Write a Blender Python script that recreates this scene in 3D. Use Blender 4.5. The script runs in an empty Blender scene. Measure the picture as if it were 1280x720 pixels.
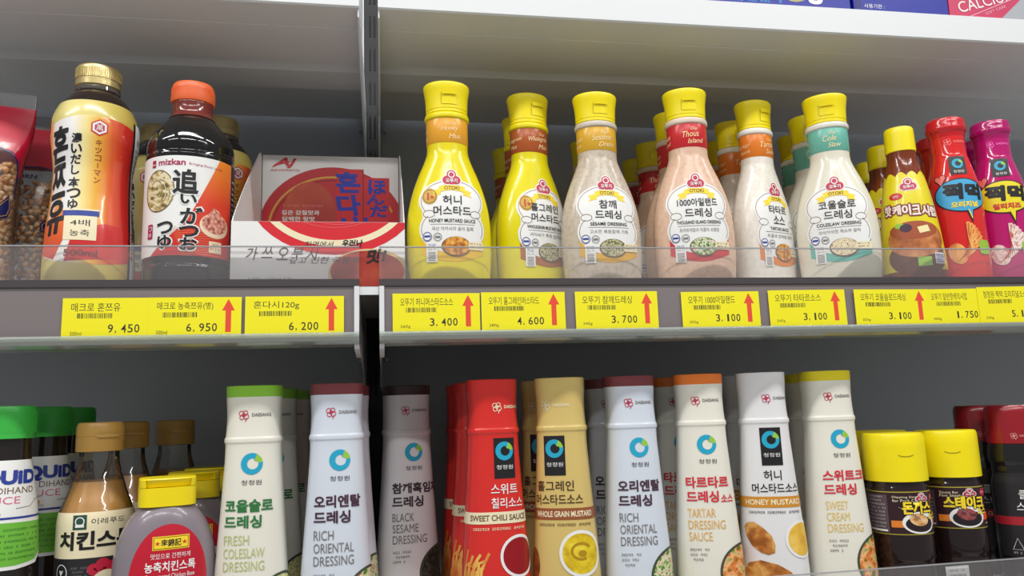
import bpy, bmesh, math, random
import numpy as np
from math import sin, cos, pi, radians, atan2
from mathutils import Matrix, Vector

# ------------------------------------------------------------------ camera, world, lights, exposure
sc = bpy.context.scene
COL = sc.collection
MM = 0.001
CAMZ = 1.25                      # camera height above the floor (m)
CAMD = 0.700                     # camera distance in front of the shelf fronts (m)
UP, LOW, TOP = 118, -199, 421    # shelf surfaces, mm relative to the camera height

sc.view_settings.view_transform = 'Standard'
sc.view_settings.look = 'None'
sc.view_settings.gamma = 1.0
sc.view_settings.use_curve_mapping = False
sc.view_settings.exposure = 0.0

cd = bpy.data.cameras.new('camera')
cam = bpy.data.objects.new('camera', cd)
COL.objects.link(cam)
cd.sensor_fit = 'HORIZONTAL'
cd.sensor_width = 36.0
cd.lens = 953.92 / 1280 * 36.0
cd.clip_start = 0.02
yw, pt, rl = radians(9.791), radians(9.152), radians(1.895)
F = Vector((sin(yw) * cos(pt), cos(yw) * cos(pt), sin(pt)))
R0 = Vector((cos(yw), -sin(yw), 0))
U0 = R0.cross(F)
R = R0 * cos(rl) - U0 * sin(rl)
U = U0 * cos(rl) + R0 * sin(rl)
m3 = Matrix((R, U, -F)).transposed()
cam.matrix_world = Matrix.Translation((0, -CAMD, CAMZ)) @ m3.to_4x4()
sc.camera = cam

world = bpy.data.worlds.new('shop_interior')
sc.world = world
world.use_nodes = True
world.node_tree.nodes['Background'].inputs[0].default_value = (0.92, 0.96, 1.0, 1)
world.node_tree.nodes['Background'].inputs[1].default_value = 0.24


def area(name, loc, size, energy, rot=(0, 0, 0), color=(1, 0.985, 0.96)):
    l = bpy.data.lights.new(name, 'AREA')
    l.shape = 'RECTANGLE'
    l.size, l.size_y = size
    l.energy = energy
    l.color = color
    o = bpy.data.objects.new(name, l)
    COL.objects.link(o)
    o.location = loc
    o.rotation_euler = rot
    return o


# rows of fluorescent ceiling tubes along the aisle
for i, (x, y) in enumerate([(-1.5, -0.75), (0.0, -0.75), (1.5, -0.75), (-1.5, -1.9), (0.0, -1.9), (1.5, -1.9)]):
    area('ceiling_tube_light', (x, y, 2.75), (1.25, 0.10), 17)

random.seed(7)

# ------------------------------------------------------------------ helpers


def lin(c):
    return tuple((v / 255 / 12.92) if v / 255 <= 0.04045 else ((v / 255 + 0.055) / 1.055) ** 2.4 for v in c)


_mats = {}


def M(name, rgb=None, rough=0.4, metal=0.0, coat=0.0, spec=0.5, sss=0.0):
    if name in _mats:
        return _mats[name]
    m = bpy.data.materials.new(name)
    m.use_nodes = True
    p = m.node_tree.nodes['Principled BSDF']
    p.inputs['Base Color'].default_value = (*lin(rgb), 1)
    p.inputs['Roughness'].default_value = rough
    p.inputs['Metallic'].default_value = metal
    p.inputs['Specular IOR Level'].default_value = spec
    if coat:
        p.inputs['Coat Weight'].default_value = coat
        p.inputs['Coat Roughness'].default_value = 0.08
    _mats[name] = m
    return m


def Mnoise(name, cols, scale=200.0, rough=0.45, detail=3.0, stretch=(1, 1, 1), spec=0.5):
    """mottled food-picture or speckled material"""
    if name in _mats:
        return _mats[name]
    m = bpy.data.materials.new(name)
    m.use_nodes = True
    nt = m.node_tree
    p = nt.nodes['Principled BSDF']
    p.inputs['Roughness'].default_value = rough
    p.inputs['Specular IOR Level'].default_value = spec
    tc = nt.nodes.new('ShaderNodeTexCoord')
    mp = nt.nodes.new('ShaderNodeMapping')
    mp.inputs['Scale'].default_value = stretch
    nz = nt.nodes.new('ShaderNodeTexNoise')
    nz.inputs['Scale'].default_value = scale
    nz.inputs['Detail'].default_value = detail
    cr = nt.nodes.new('ShaderNodeValToRGB')
    e = cr.color_ramp.elements
    n = len(cols)
    e[0].position, e[1].position = 0.33, 0.67
    e[0].color = (*lin(cols[0]), 1)
    e[1].color = (*lin(cols[-1]), 1)
    for i in range(1, n - 1):
        q = e.new(0.33 + 0.34 * i / (n - 1))
        q.color = (*lin(cols[i]), 1)
    nt.links.new(tc.outputs['Object'], mp.inputs[0])
    nt.links.new(mp.outputs[0], nz.inputs['Vector'])
    nt.links.new(nz.outputs['Fac'], cr.inputs[0])
    nt.links.new(cr.outputs[0], p.inputs['Base Color'])
    _mats[name] = m
    return m


def Mgrad(name, stops, axis='U', rough=0.3, coat=0.0):
    """printed gradient: stops are (mm, rgb) along the label's own u or v coordinate"""
    if name in _mats:
        return _mats[name]
    m = bpy.data.materials.new(name)
    m.use_nodes = True
    nt = m.node_tree
    p = nt.nodes['Principled BSDF']
    p.inputs['Roughness'].default_value = rough
    p.inputs['Coat Weight'].default_value = coat
    p.inputs['Coat Roughness'].default_value = 0.06
    uv = nt.nodes.new('ShaderNodeUVMap')
    sp = nt.nodes.new('ShaderNodeSeparateXYZ')
    nt.links.new(uv.outputs[0], sp.inputs[0])
    lo, hi = stops[0][0], stops[-1][0]
    mr = nt.nodes.new('ShaderNodeMapRange')
    mr.inputs['From Min'].default_value = lo / 1000
    mr.inputs['From Max'].default_value = hi / 1000
    nt.links.new(sp.outputs[0 if axis == 'U' else 1], mr.inputs[0])
    cr = nt.nodes.new('ShaderNodeValToRGB')
    e = cr.color_ramp.elements
    e[0].position, e[1].position = 0, 1
    e[0].color = (*lin(stops[0][1]), 1)
    e[1].color = (*lin(stops[-1][1]), 1)
    for mm_, c in stops[1:-1]:
        q = e.new((mm_ - lo) / (hi - lo))
        q.color = (*lin(c), 1)
    nt.links.new(mr.outputs[0], cr.inputs[0])
    nt.links.new(cr.outputs[0], p.inputs['Base Color'])
    _mats[name] = m
    return m


def Mclear(name, tint=(255, 255, 255), body=0.1, gloss=0.08, body_rgb=(200, 200, 205), rough=0.06, ior=1.4):
    """thin clear plastic: mostly see-through, a little body colour, fresnel gloss"""
    if name in _mats:
        return _mats[name]
    m = bpy.data.materials.new(name)
    m.use_nodes = True
    nt = m.node_tree
    nt.nodes.remove(nt.nodes['Principled BSDF'])
    out = nt.nodes['Material Output']
    tr = nt.nodes.new('ShaderNodeBsdfTransparent')
    tr.inputs[0].default_value = (*lin(tint), 1)
    df = nt.nodes.new('ShaderNodeBsdfDiffuse')
    df.inputs[0].default_value = (*lin(body_rgb), 1)
    gl = nt.nodes.new('ShaderNodeBsdfGlossy')
    gl.inputs['Roughness'].default_value = rough
    mx = nt.nodes.new('ShaderNodeMixShader')
    mx.inputs[0].default_value = body
    nt.links.new(tr.outputs[0], mx.inputs[1])
    nt.links.new(df.outputs[0], mx.inputs[2])
    fr = nt.nodes.new('ShaderNodeFresnel')
    fr.inputs['IOR'].default_value = ior
    ad = nt.nodes.new('ShaderNodeMath')
    ad.operation = 'ADD'
    ad.use_clamp = True
    ad.inputs[1].default_value = gloss
    nt.links.new(fr.outputs[0], ad.inputs[0])
    m2 = nt.nodes.new('ShaderNodeMixShader')
    nt.links.new(ad.outputs[0], m2.inputs[0])
    nt.links.new(mx.outputs[0], m2.inputs[1])
    nt.links.new(gl.outputs[0], m2.inputs[2])
    nt.links.new(m2.outputs[0], out.inputs['Surface'])
    _mats[name] = m
    return m


def link(name, me, parent=None, mats=()):
    o = bpy.data.objects.new(name, me)
    COL.objects.link(o)
    for m in mats:
        me.materials.append(m)
    if parent:
        o.parent = parent
    return o


def bm_obj(name, bm, mats, parent=None, smooth=True, angle=35):
    bmesh.ops.recalc_face_normals(bm, faces=bm.faces)
    me = bpy.data.meshes.new(name)
    bm.to_mesh(me)
    bm.free()
    if smooth:
        me.polygons.foreach_set('use_smooth', [True] * len(me.polygons))
        me.set_sharp_from_angle(angle=radians(angle))
    if not isinstance(mats, (list, tuple)):
        mats = [mats]
    return link(name, me, parent, mats)


def box(bm, x0, x1, y0, y1, z0, z1, bevel=0.0, mi=0):
    vs = [bm.verts.new((x * MM, y * MM, z * MM)) for x in (x0, x1) for y in (y0, y1) for z in (z0, z1)]
    fs = [bm.faces.new([vs[i] for i in q]) for q in
          ((0, 1, 3, 2), (4, 6, 7, 5), (0, 4, 5, 1), (2, 3, 7, 6), (0, 2, 6, 4), (1, 5, 7, 3))]
    for f in fs:
        f.material_index = mi
    if bevel:
        es = list({e for f in fs for e in f.edges})
        bmesh.ops.bevel(bm, geom=es, offset=bevel * MM, segments=2, affect='EDGES', profile=0.5)


def extrude_x(bm, prof, x0, x1, mi=0):
    """closed (y, z) profile pushed along x"""
    a = [bm.verts.new((x0 * MM, y * MM, z * MM)) for y, z in prof]
    b = [bm.verts.new((x1 * MM, y * MM, z * MM)) for y, z in prof]
    n = len(prof)
    for i in range(n):
        f = bm.faces.new((a[i], a[(i + 1) % n], b[(i + 1) % n], b[i]))
        f.material_index = mi
    for q in (a, b):
        f = bm.faces.new(q)
        f.material_index = mi
        bmesh.ops.triangulate(bm, faces=[f])


def thing(name, label, cat, group=None, loc=(0, 0, 0), rz=0.0):
    o = bpy.data.objects.new(name, None)
    o.empty_display_size = 0.02
    COL.objects.link(o)
    o.location = loc
    o.rotation_euler = (0, 0, rz)
    tag(o, label, cat, group)
    return o


def tag(o, label, cat, group=None):
    o['label'] = label
    o['category'] = cat
    if group:
        o['group'] = group


def put(root, x, y, shelf, apparent=0.0):
    """stand a thing on a shelf; apparent = turn of its front seen from the aisle (deg)"""
    root.location = (x * MM, y * MM, CAMZ + (shelf + 0.3) * MM)
    root.rotation_euler = (0, 0, radians(apparent) - atan2(x, y + CAMD / MM))
    return root


def dup(root, label, group=None):
    r = root.copy()
    COL.objects.link(r)
    r['label'] = label
    if group:
        r['group'] = group
    for ch in list(root.children):
        c = ch.copy()
        COL.objects.link(c)
        c.parent = r
        for g in list(ch.children):
            d = g.copy()
            COL.objects.link(d)
            d.parent = c
    return r


def pchip(xs, ys):
    xs, ys = np.array(xs, float), np.array(ys, float)
    h = np.diff(xs)
    d = np.diff(ys) / h
    m = np.zeros(len(xs))
    for i in range(1, len(xs) - 1):
        if d[i - 1] * d[i] > 0:
            w1, w2 = 2 * h[i] + h[i - 1], h[i] + 2 * h[i - 1]
            m[i] = (w1 + w2) / (w1 / d[i - 1] + w2 / d[i])
    m[0], m[-1] = d[0], d[-1]

    def f(x):
        x = np.clip(np.asarray(x, float), xs[0], xs[-1])
        k = np.clip(np.searchsorted(xs, x, side='right') - 1, 0, len(xs) - 2)
        t = (x - xs[k]) / h[k]
        return ((2 * t**3 - 3 * t**2 + 1) * ys[k] + (t**3 - 2 * t**2 + t) * h[k] * m[k]
                + (-2 * t**3 + 3 * t**2) * ys[k + 1] + (t**3 - t**2) * h[k] * m[k + 1])
    return f


class Shape:
    """a bottle-like body: superellipse rings (z, half width, half depth) with smooth or straight sides, in mm"""

    def __init__(s, rows, n=2.0, straight=False):
        zs = [r[0] for r in rows]
        s.zs, s.n = zs, n
        if straight:
            s.A = lambda z: np.interp(z, zs, [r[1] for r in rows])
            s.B = lambda z: np.interp(z, zs, [r[2] for r in rows])
        else:
            s.A = pchip(zs, [r[1] for r in rows])
            s.B = pchip(zs, [r[2] for r in rows])
        s.straight = straight

    def N(s, z):
        return np.interp(z, s.n[0], s.n[1]) if isinstance(s.n, tuple) else s.n + 0 * np.asarray(z, float)

    def ring(s, th, z, off=0.0):
        a, b = s.A(z) + off, s.B(z) + off
        k = 2.0 / s.N(z)
        x = a * np.sign(np.sin(th)) * np.abs(np.sin(th)) ** k
        y = -b * np.sign(np.cos(th)) * np.abs(np.cos(th)) ** k
        return x, y

    def bm(s, z0=None, z1=None, segs=72, per=6, bottom=True, top=True, off=0.0, bm=None, mi=0):
        bm = bm or bmesh.new()
        z0 = s.zs[0] if z0 is None else z0
        z1 = s.zs[-1] if z1 is None else z1
        zz = {z0, z1}
        for a, b in zip(s.zs[:-1], s.zs[1:]):
            for t in range(per if not s.straight else 1):
                z = a + (b - a) * t / (per if not s.straight else 1)
                if z0 < z < z1:
                    zz.add(z)
        zz = sorted(zz)
        th = np.linspace(-pi, pi, segs, endpoint=False)
        uvl = bm.loops.layers.uv.verify()
        rings = []
        for z in zz:
            x, y = s.ring(th, z, off)
            rings.append([bm.verts.new((x[i] * MM, y[i] * MM, z * MM)) for i in range(segs)])
        ua = [float(t) * float(s.A(zz[len(zz) // 2])) for t in np.linspace(-pi, pi, segs + 1)]
        for j in range(len(zz) - 1):
            for i in range(segs):
                k = (i + 1) % segs
                f = bm.faces.new((rings[j][i], rings[j][k], rings[j + 1][k], rings[j + 1][i]))
                f.material_index = mi
                for lp, (ii, jj) in zip(f.loops, ((i, j), (i + 1, j), (i + 1, j + 1), (i, j + 1))):
                    lp[uvl].uv = (ua[ii] * MM, zz[jj] * MM)
        if bottom:
            bm.faces.new(rings[0]).material_index = mi
        if top:
            bm.faces.new(rings[-1]).material_index = mi
        return bm

    def wrap(s, u, v, off):
        """arc length u from the front centre line, height v -> xyz mm"""
        Mn = 181
        th = np.linspace(-pi, pi, Mn)
        out = np.zeros((len(u), 3))
        for c0 in range(0, len(u), 4000):
            uu, vv, oo = u[c0:c0 + 4000], v[c0:c0 + 4000], off[c0:c0 + 4000]
            a, b = s.A(vv)[:, None] + oo[:, None], s.B(vv)[:, None] + oo[:, None]
            k = (2.0 / s.N(vv))[:, None]
            X = a * (np.sign(np.sin(th))[None] * np.abs(np.sin(th))[None] ** k)
            Y = -b * (np.sign(np.cos(th))[None] * np.abs(np.cos(th))[None] ** k)
            L = np.concatenate([np.zeros((len(uu), 1)), np.cumsum(np.hypot(np.diff(X, axis=1), np.diff(Y, axis=1)), axis=1)], axis=1)
            L -= L[:, Mn // 2][:, None]
            for i in range(len(uu)):
                out[c0 + i, 0] = np.interp(uu[i], L[i], X[i])
                out[c0 + i, 1] = np.interp(uu[i], L[i], Y[i])
            out[c0:c0 + 4000, 2] = vv
        return out


_txt = {}


def text_mesh(s, bold, shear=0.0):
    k = (s, bold, shear)
    if k not in _txt:
        c = bpy.data.curves.new('lettering', 'FONT')
        c.body = s
        c.offset = bold
        c.shear = shear
        c.resolution_u = 3
        o = bpy.data.objects.new('lettering', c)
        COL.objects.link(o)
        dg = bpy.context.evaluated_depsgraph_get()
        me = bpy.data.meshes.new_from_object(o.evaluated_get(dg))
        vs = np.array([v.co[:2] for v in me.vertices]).reshape(-1, 2)
        fs = [tuple(p.vertices) for p in me.polygons]
        bpy.data.objects.remove(o)
        bpy.data.curves.remove(c)
        bpy.data.meshes.remove(me)
        _txt[k] = (vs, fs)
    return _txt[k]


def clip(pts, u0, v0, u1, v1):
    for ax, lim, sg in ((0, u0, 1), (0, u1, -1), (1, v0, 1), (1, v1, -1)):
        out = []
        for i in range(len(pts)):
            p, q = pts[i], pts[(i + 1) % len(pts)]
            ip, iq = sg * (p[ax] - lim) >= 0, sg * (q[ax] - lim) >= 0
            if ip:
                out.append(p)
            if ip != iq:
                t = (lim - p[ax]) / (q[ax] - p[ax])
                out.append((p[0] + t * (q[0] - p[0]), p[1] + t * (q[1] - p[1])))
        pts = out
        if not pts:
            break
    return pts


def ell_pts(u, v, rx, ry, rot=0.0, n=40, a0=0, a1=360):
    r = radians(rot)
    full = abs(a1 - a0) >= 360
    out = []
    for i in range(n if full else n + 1):
        t = radians(a0 + (a1 - a0) * i / n)
        x, y = rx * cos(t), ry * sin(t)
        out.append((u + x * cos(r) - y * sin(r), v + x * sin(r) + y * cos(r)))
    return out


def rrect(u0, v0, u1, v1, r=0.0):
    if r <= 0:
        return [(u0, v0), (u1, v0), (u1, v1), (u0, v1)]
    out = []
    for cx, cy, a in ((u1 - r, v0 + r, -90), (u1 - r, v1 - r, 0), (u0 + r, v1 - r, 90), (u0 + r, v0 + r, 180)):
        out += [(cx + r * cos(radians(a + t)), cy + r * sin(radians(a + t))) for t in (0, 22.5, 45, 67.5, 90)]
    return out


class Print:
    """flat printed artwork in (u, v) mm with stacking layers; wrapped onto a surface by build()"""

    def __init__(s, clip=None):
        s.bm, s.mats, s.cl, s.base = bmesh.new(), [], clip, 0

    def mi(s, m):
        if m not in s.mats:
            s.mats.append(m)
        return s.mats.index(m)

    def poly(s, pts, m, l=0):
        if s.cl:
            pts = clip(pts, *s.cl)
        if len(pts) < 3:
            return
        f = s.bm.faces.new([s.bm.verts.new((u, v, l)) for u, v in pts])
        f.material_index = s.mi(m)
        f.normal_update()
        if f.normal.z < 0:
            f.normal_flip()

    def ell(s, u, v, rx, ry, m, l=0, rot=0, n=40):
        s.poly(ell_pts(u, v, rx, ry, rot, n), m, l)

    def rect(s, u0, v0, u1, v1, m, l=0, r=0):
        s.poly(rrect(u0, v0, u1, v1, r), m, l)

    def line(s, pts, w, m, l=0, closed=False):
        n = len(pts)
        sd = []
        for i in range(n):
            p = pts[i - 1] if (i or closed) else pts[i]
            q = pts[(i + 1) % n] if (i < n - 1 or closed) else pts[i]
            dx, dy = q[0] - p[0], q[1] - p[1]
            k = math.hypot(dx, dy) or 1
            sd.append((-dy / k * w / 2, dx / k * w / 2))
        for i in range(n if closed else n - 1):
            j = (i + 1) % n
            a, b, sa, sb = pts[i], pts[j], sd[i], sd[j]
            s.poly([(a[0] - sa[0], a[1] - sa[1]), (b[0] - sb[0], b[1] - sb[1]), (b[0] + sb[0], b[1] + sb[1]), (a[0] + sa[0], a[1] + sa[1])], m, l)

    def arc(s, u, v, rx, ry, w, m, l=0, a0=0, a1=360, rot=0, n=36):
        s.line(ell_pts(u, v, rx, ry, rot, n, a0, a1), w, m, l, closed=abs(a1 - a0) >= 360)

    def text(s, t, u, v, h, m, l=3, w=None, bold=0.0, rot=0.0, align='c', shear=0.0):
        if bold > 0.026:     # heavy faces: overprint shifted copies so dense glyphs stay crisp
            d = (bold - 0.02) * h * 0.9
            for k in range(6):
                s.text(t, u + d * cos(k * pi / 3), v + d * sin(k * pi / 3), h, m, l + .12 * (k + 1), w, 0.02, rot, align, shear)
            bold = 0.02
        vs, fs = text_mesh(t, bold, shear)
        if not len(vs):
            return
        lo, hi = vs.min(0), vs.max(0)
        ky = h / max(hi[1] - lo[1], 1e-6)
        kx = (w / max(hi[0] - lo[0], 1e-6)) if w else ky
        W = (hi[0] - lo[0]) * kx
        x = (vs[:, 0] - lo[0]) * kx - (W / 2 if align == 'c' else (W if align == 'r' else 0))
        y = (vs[:, 1] - (lo[1] + hi[1]) / 2) * ky
        r = radians(rot)
        P = [(u + x[i] * cos(r) - y[i] * sin(r), v + x[i] * sin(r) + y[i] * cos(r)) for i in range(len(vs))]
        k = s.mi(m)
        bv = [s.bm.verts.new((p[0], p[1], l)) for p in P]
        for f in fs:
            try:
                q = s.bm.faces.new([bv[i] for i in f])
                q.material_index = k
            except ValueError:
                pass

    def column(s, t, u, v, h, step, m, l=3, bold=0.0, w=None, shear=0.0):
        """vertical writing, v = centre of the first character"""
        for i, c in enumerate(t):
            s.text(c, u, v - i * step, h * (0.25 if c in 'ー、' else 1), m, l, w=w, bold=bold, rot=0, shear=shear) if c != 'ー' else \
                s.rect(u - h * .06, v - i * step - h * .45, u + h * .06, v - i * step + h * .45, m, l)

    def barcode(s, u0, v0, u1, v1, m, l=3, seed=1):
        rnd = random.Random(seed)
        u = u0
        while u < u1:
            w = rnd.choice((0.25, 0.4, 0.7)) * (u1 - u0) / 22
            s.rect(u, v0, min(u + w, u1), v1, m, l)
            u += w + rnd.choice((0.3, 0.5, 0.6)) * (u1 - u0) / 22

    def small(s, u0, v, u1, h, m, l=3, seed=1):
        """a line of print too small to read"""
        rnd = random.Random(seed)
        u = u0
        while u < u1 - h * .4:
            w = h * rnd.uniform(0.5, 0.9)
            if rnd.random() < 0.82:
                q = rnd.random()
                t = h * .13
                s.rect(u + w * .78, v - h * .45, u + w * .78 + t, v + h * .5, m, l)
                s.rect(u, v + h * .3, u + w * .66, v + h * .3 + t, m, l)
                if q < .6:
                    s.rect(u + w * .5, v - h * .1, u + w * .5 + t, v + h * .3, m, l)
                if q > .3:
                    s.rect(u, v - h * .42, u + w * .66, v - h * .42 + t, m, l)
                s.rect(u, v - h * .12, u + w * .5, v - h * .12 + t, m, l)
            u += w + h * .22

    def build(s, name, parent, shape=None, flat=None, step=4.0, base=0.25, lay=0.1, sv=1.0, ov=0.0):
        bm = s.bm
        if sv != 1.0 or ov:
            for v in bm.verts:
                v.co.y = v.co.y * sv + ov
        big = [f for f in bm.faces if len(f.verts) > 4]
        if big:
            bmesh.ops.triangulate(bm, faces=big)
        if shape is not None:
            us = [v.co.x for v in bm.verts]
            vs = [v.co.y for v in bm.verts]
            for ax, lo, hi in ((0, min(us), max(us)), (1, min(vs), max(vs))):
                x = math.ceil(lo / step) * step
                while x < hi:
                    no = (1, 0, 0) if ax == 0 else (0, 1, 0)
                    co = (x, 0, 0) if ax == 0 else (0, x, 0)
                    bmesh.ops.bisect_plane(bm, geom=list(bm.verts) + list(bm.edges) + list(bm.faces), plane_co=co, plane_no=no, dist=1e-4)
                    x += step
        uvl = bm.loops.layers.uv.verify()
        for f in bm.faces:
            for lp in f.loops:
                lp[uvl].uv = (lp.vert.co.x * MM, lp.vert.co.y * MM)
        bm.verts.ensure_lookup_table()
        c = np.array([v.co[:] for v in bm.verts])
        if shape is not None:
            P = shape.wrap(c[:, 0], c[:, 1], base + lay * c[:, 2])
        else:
            P = np.array([flat(u, v, base + lay * l) for u, v, l in c])
        for v, p in zip(bm.verts, P):
            v.co = Vector(p) * MM
        me = bpy.data.meshes.new(name)
        bm.to_mesh(me)
        bm.free()
        me.polygons.foreach_set('use_smooth', [shape is not None] * len(me.polygons))
        return link(name, me, parent, s.mats)


# common inks and plastics
WHITE = M('white_ink', (236, 236, 234), 0.35)
BLACK = M('black_ink', (28, 27, 30), 0.4)
GREY = M('grey_ink', (120, 118, 118), 0.45)
BROWN = M('brown_ink', (110, 82, 55), 0.45)
RED = M('red_ink', (205, 40, 48), 0.4)
CRIMSON = M('crimson_ink', (190, 40, 75), 0.4)
BLUE = M('blue_ink', (40, 62, 150), 0.4)
TEALBLUE = M('turquoise_ink', (35, 165, 200), 0.4)
LEAF = M('leaf_green_ink', (150, 200, 70), 0.4)
GOLD = M('gold_ink', (205, 165, 60), 0.35)
RIBBON = M('yellow_ink', (246, 215, 45), 0.4)
CREAM = M('cream_ink', (238, 226, 190), 0.4)
ORANGE = M('orange_ink', (228, 130, 45), 0.4)
CAPY = M('yellow_cap_plastic', (246, 226, 16), 0.32)

# ------------------------------------------------------------------ the setting
STEEL_D = Mnoise('grey_back_panel', [(172, 176, 182), (178, 182, 188)], 3.0, 0.35)
STEEL = M('grey_painted_steel', (190, 190, 186), 0.45)
WHITE_STEEL = M('white_painted_steel', (222, 224, 226), 0.42)
TAUPE = M('taupe_price_rail', (124, 115, 116), 0.5)
FLOORM = Mnoise('pale_vinyl_floor', [(176, 174, 168), (188, 186, 180)], 5.0, 0.4)

bm = bmesh.new()
box(bm, -2600, 2600, -2600, 700, -20, 0)
o = bm_obj('floor', bm, FLOORM, smooth=False)
o['kind'] = 'structure'
bm = bmesh.new()
box(bm, -1600, 1800, 330, 350, 0, 2050)
o = bm_obj('wall_back', bm, STEEL_D, smooth=False)
o['kind'] = 'structure'

GUARD = Mclear('clear_front_guard', (252, 252, 252), 0.07, 0.01, (255, 250, 252), 0.15, 1.2)
GUARD_EDGE = Mclear('clear_guard_edge', (220, 222, 224), 0.5, 0.15, (215, 215, 218), 0.15)
HOLDER = Mclear('clear_price_holder_lip', (222, 228, 222), 0.35, 0.14, (205, 212, 204), 0.12)
SEAM = M('dark_seam', (30, 30, 32), 0.6)


def shelf(x0, x1, top, label, rail=True, end_right=True, face=WHITE_STEEL):
    t = thing('shop_shelf', label, 'shelf', 'steel shelves of the display rack', (0, 0, CAMZ + top * MM))
    d = -30
    bm = bmesh.new()
    y0 = 2.4 if rail else 0
    prof = [(y0, 0), (y0, d + 1.5), (y0 + 1.5, d), (43, d), (43.8, d + 1.2), (44.6, d), (125, d), (128, d + 8), (143, d + 8), (146, d),
            (196, d), (200, d + 12), (318, d + 12), (318, 0)]
    extrude_x(bm, prof, x0, x1)
    bm_obj('deck', bm, face if not rail else STEEL, t, smooth=False)
    bx = x1 - 1.6 if end_right else x0 + 0.1
    bm = bmesh.new()
    extrude_x(bm, [(6, -14), (3, -30), (4, -38), (40, -48), (314, -86), (314, -14)], bx + .02, bx + 1.5)
    for yy in (308,):
        box(bm, bx - 0.6, bx + 2.0, yy - 8, yy + 3, -82, -20)
    bm_obj('bracket', bm, WHITE_STEEL, t, smooth=False)
    if rail:
        bm = bmesh.new()
        extrude_x(bm, [(0, 4), (2.2, 4), (2.2, -46), (0, -46)], x0, x1)
        r = bm_obj('price_rail', bm, TAUPE, t, smooth=False)
        bm = bmesh.new()
        extrude_x(bm, [(-1.6, 5.4), (3.0, 5.4), (3.0, 3.4), (-0.1, 3.4), (-0.1, -1), (-1.6, -1)], x0, x1)
        bm_obj('rail_cap', bm, M('dark_rail_edge', (70, 64, 66), 0.4), r, smooth=False)
        bm = bmesh.new()
        p = [(-4.6, -43.4), (-5.4, -43.8), (-6.6, -45.4), (-6.6, -47.8), (-4.5, -51.5), (0, -54), (10, -55.5), (22, -55),
             (22, -53.6), (10, -54), (0.5, -52.6), (-3.6, -50.4), (-5.2, -47.4), (-5.2, -45.4)]
        extrude_x(bm, p, x0, x1)
        bm_obj('holder_lip', bm, HOLDER, r, smooth=False)
        bm = bmesh.new()
        extrude_x(bm, [(2.4, -31), (2.4, -46), (6, -52.5), (20, -53.4), (24, -50), (24, -31)], x0, x1)
        bm_obj('rail_base', bm, M('grey_rail_base', (150, 152, 146), 0.45), r, smooth=False)
        ex = x1 - 4.4 if end_right else x0
        bm = bmesh.new()
        extrude_x(bm, [(-2.6, -1.4), (-2.6, -47), (4, -58), (60, -62), (60, -50), (8, -46), (8, -31), (1, -31), (1, -1.4)], ex, ex + 4.4)
        if end_right:
            box(bm, x1 + .05, x1 + 17.6, 0.2, 2.2, -9, -1.6)
        bm_obj('end_cap', bm, WHITE_STEEL, r, smooth=False)
        bm = bmesh.new()
        extrude_x(bm, [(4, -1), (5.6, -1), (5.6, 36), (4, 36)], x0, x1)
        g = bm_obj('front_guard', bm, GUARD, t, smooth=False)
        bm = bmesh.new()
        extrude_x(bm, [(3.8, 36.0), (5.8, 36.0), (5.8, 37.2), (3.8, 37.2)], x0, x1)
        bm_obj('guard_edge', bm, GUARD_EDGE, g, smooth=False)
    return t


LX0, LX1, RX0, RX1 = -920, -20.5, -2.5, 1198
shelf(LX0, LX1, UP, 'shelf under the soup stock bottles, its rail holding three yellow tags', True, True)
shelf(RX0, RX1, UP, 'shelf under the row of yellow capped dressings, rail full of tags', True, False)
shelf(LX0, LX1, TOP, 'bare grey steel shelf overhead, above the soup stock bottles', False, True)
shelf(RX0, RX1, TOP, 'white fronted shelf overhead carrying the blue boxes', False, False)
shelf(LX0, LX1, LOW, 'bottom shelf under the chicken stock bottles and grey flip cap bottle', True, True)
shelf(RX0, RX1, LOW, 'bottom shelf under the tall white dressing bottles and steak sauces', True, False)

t = thing('upright_post', 'dark slotted steel upright post in the gap between the shelves', 'post', None, (-11.5 * MM, 326 * MM, 0))
bm = bmesh.new()
box(bm, -13, 13, -7, 3.5, 0, 2050, 1.0)
bm_obj('post', bm, M('black_steel_post', (22, 23, 25), 0.3, 0.4), t, smooth=False)
bm = bmesh.new()
for x in (-13.2, 11.6):
    box(bm, x, x + 1.6, -9.5, -6.5, 0, 2050)
bm_obj('edge_flange', bm, M('bright_post_edge', (170, 172, 174), 0.3, 0.5), t, smooth=False)
bm = bmesh.new()
for k in range(40):
    z = 25 + k * 50
    box(bm, -4.5, -1.5, -7.6, -6.9, z, z + 32)
    box(bm, 1.5, 4.5, -7.6, -6.9, z, z + 32)
bm_obj('slot', bm, M('slot_black', (8, 8, 9), 0.7), t, smooth=False)
for zz in (UP + 271, LOW + 271):
    for x in (-17, 17):
        bm = bmesh.new()
        bmesh.ops.create_cone(bm, segments=16, radius1=2.6 * MM, radius2=2.2 * MM, depth=10 * MM, cap_ends=True,
                              matrix=Matrix.Translation((x * MM, -1 * MM, CAMZ + zz * MM)) @ Matrix.Rotation(pi / 2, 4, 'X'))
        bm_obj('shelf_pin', bm, M('steel_pin', (210, 212, 215), 0.2, 0.8), t)

# ------------------------------------------------------------------ printed emblems shared by several labels


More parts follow.
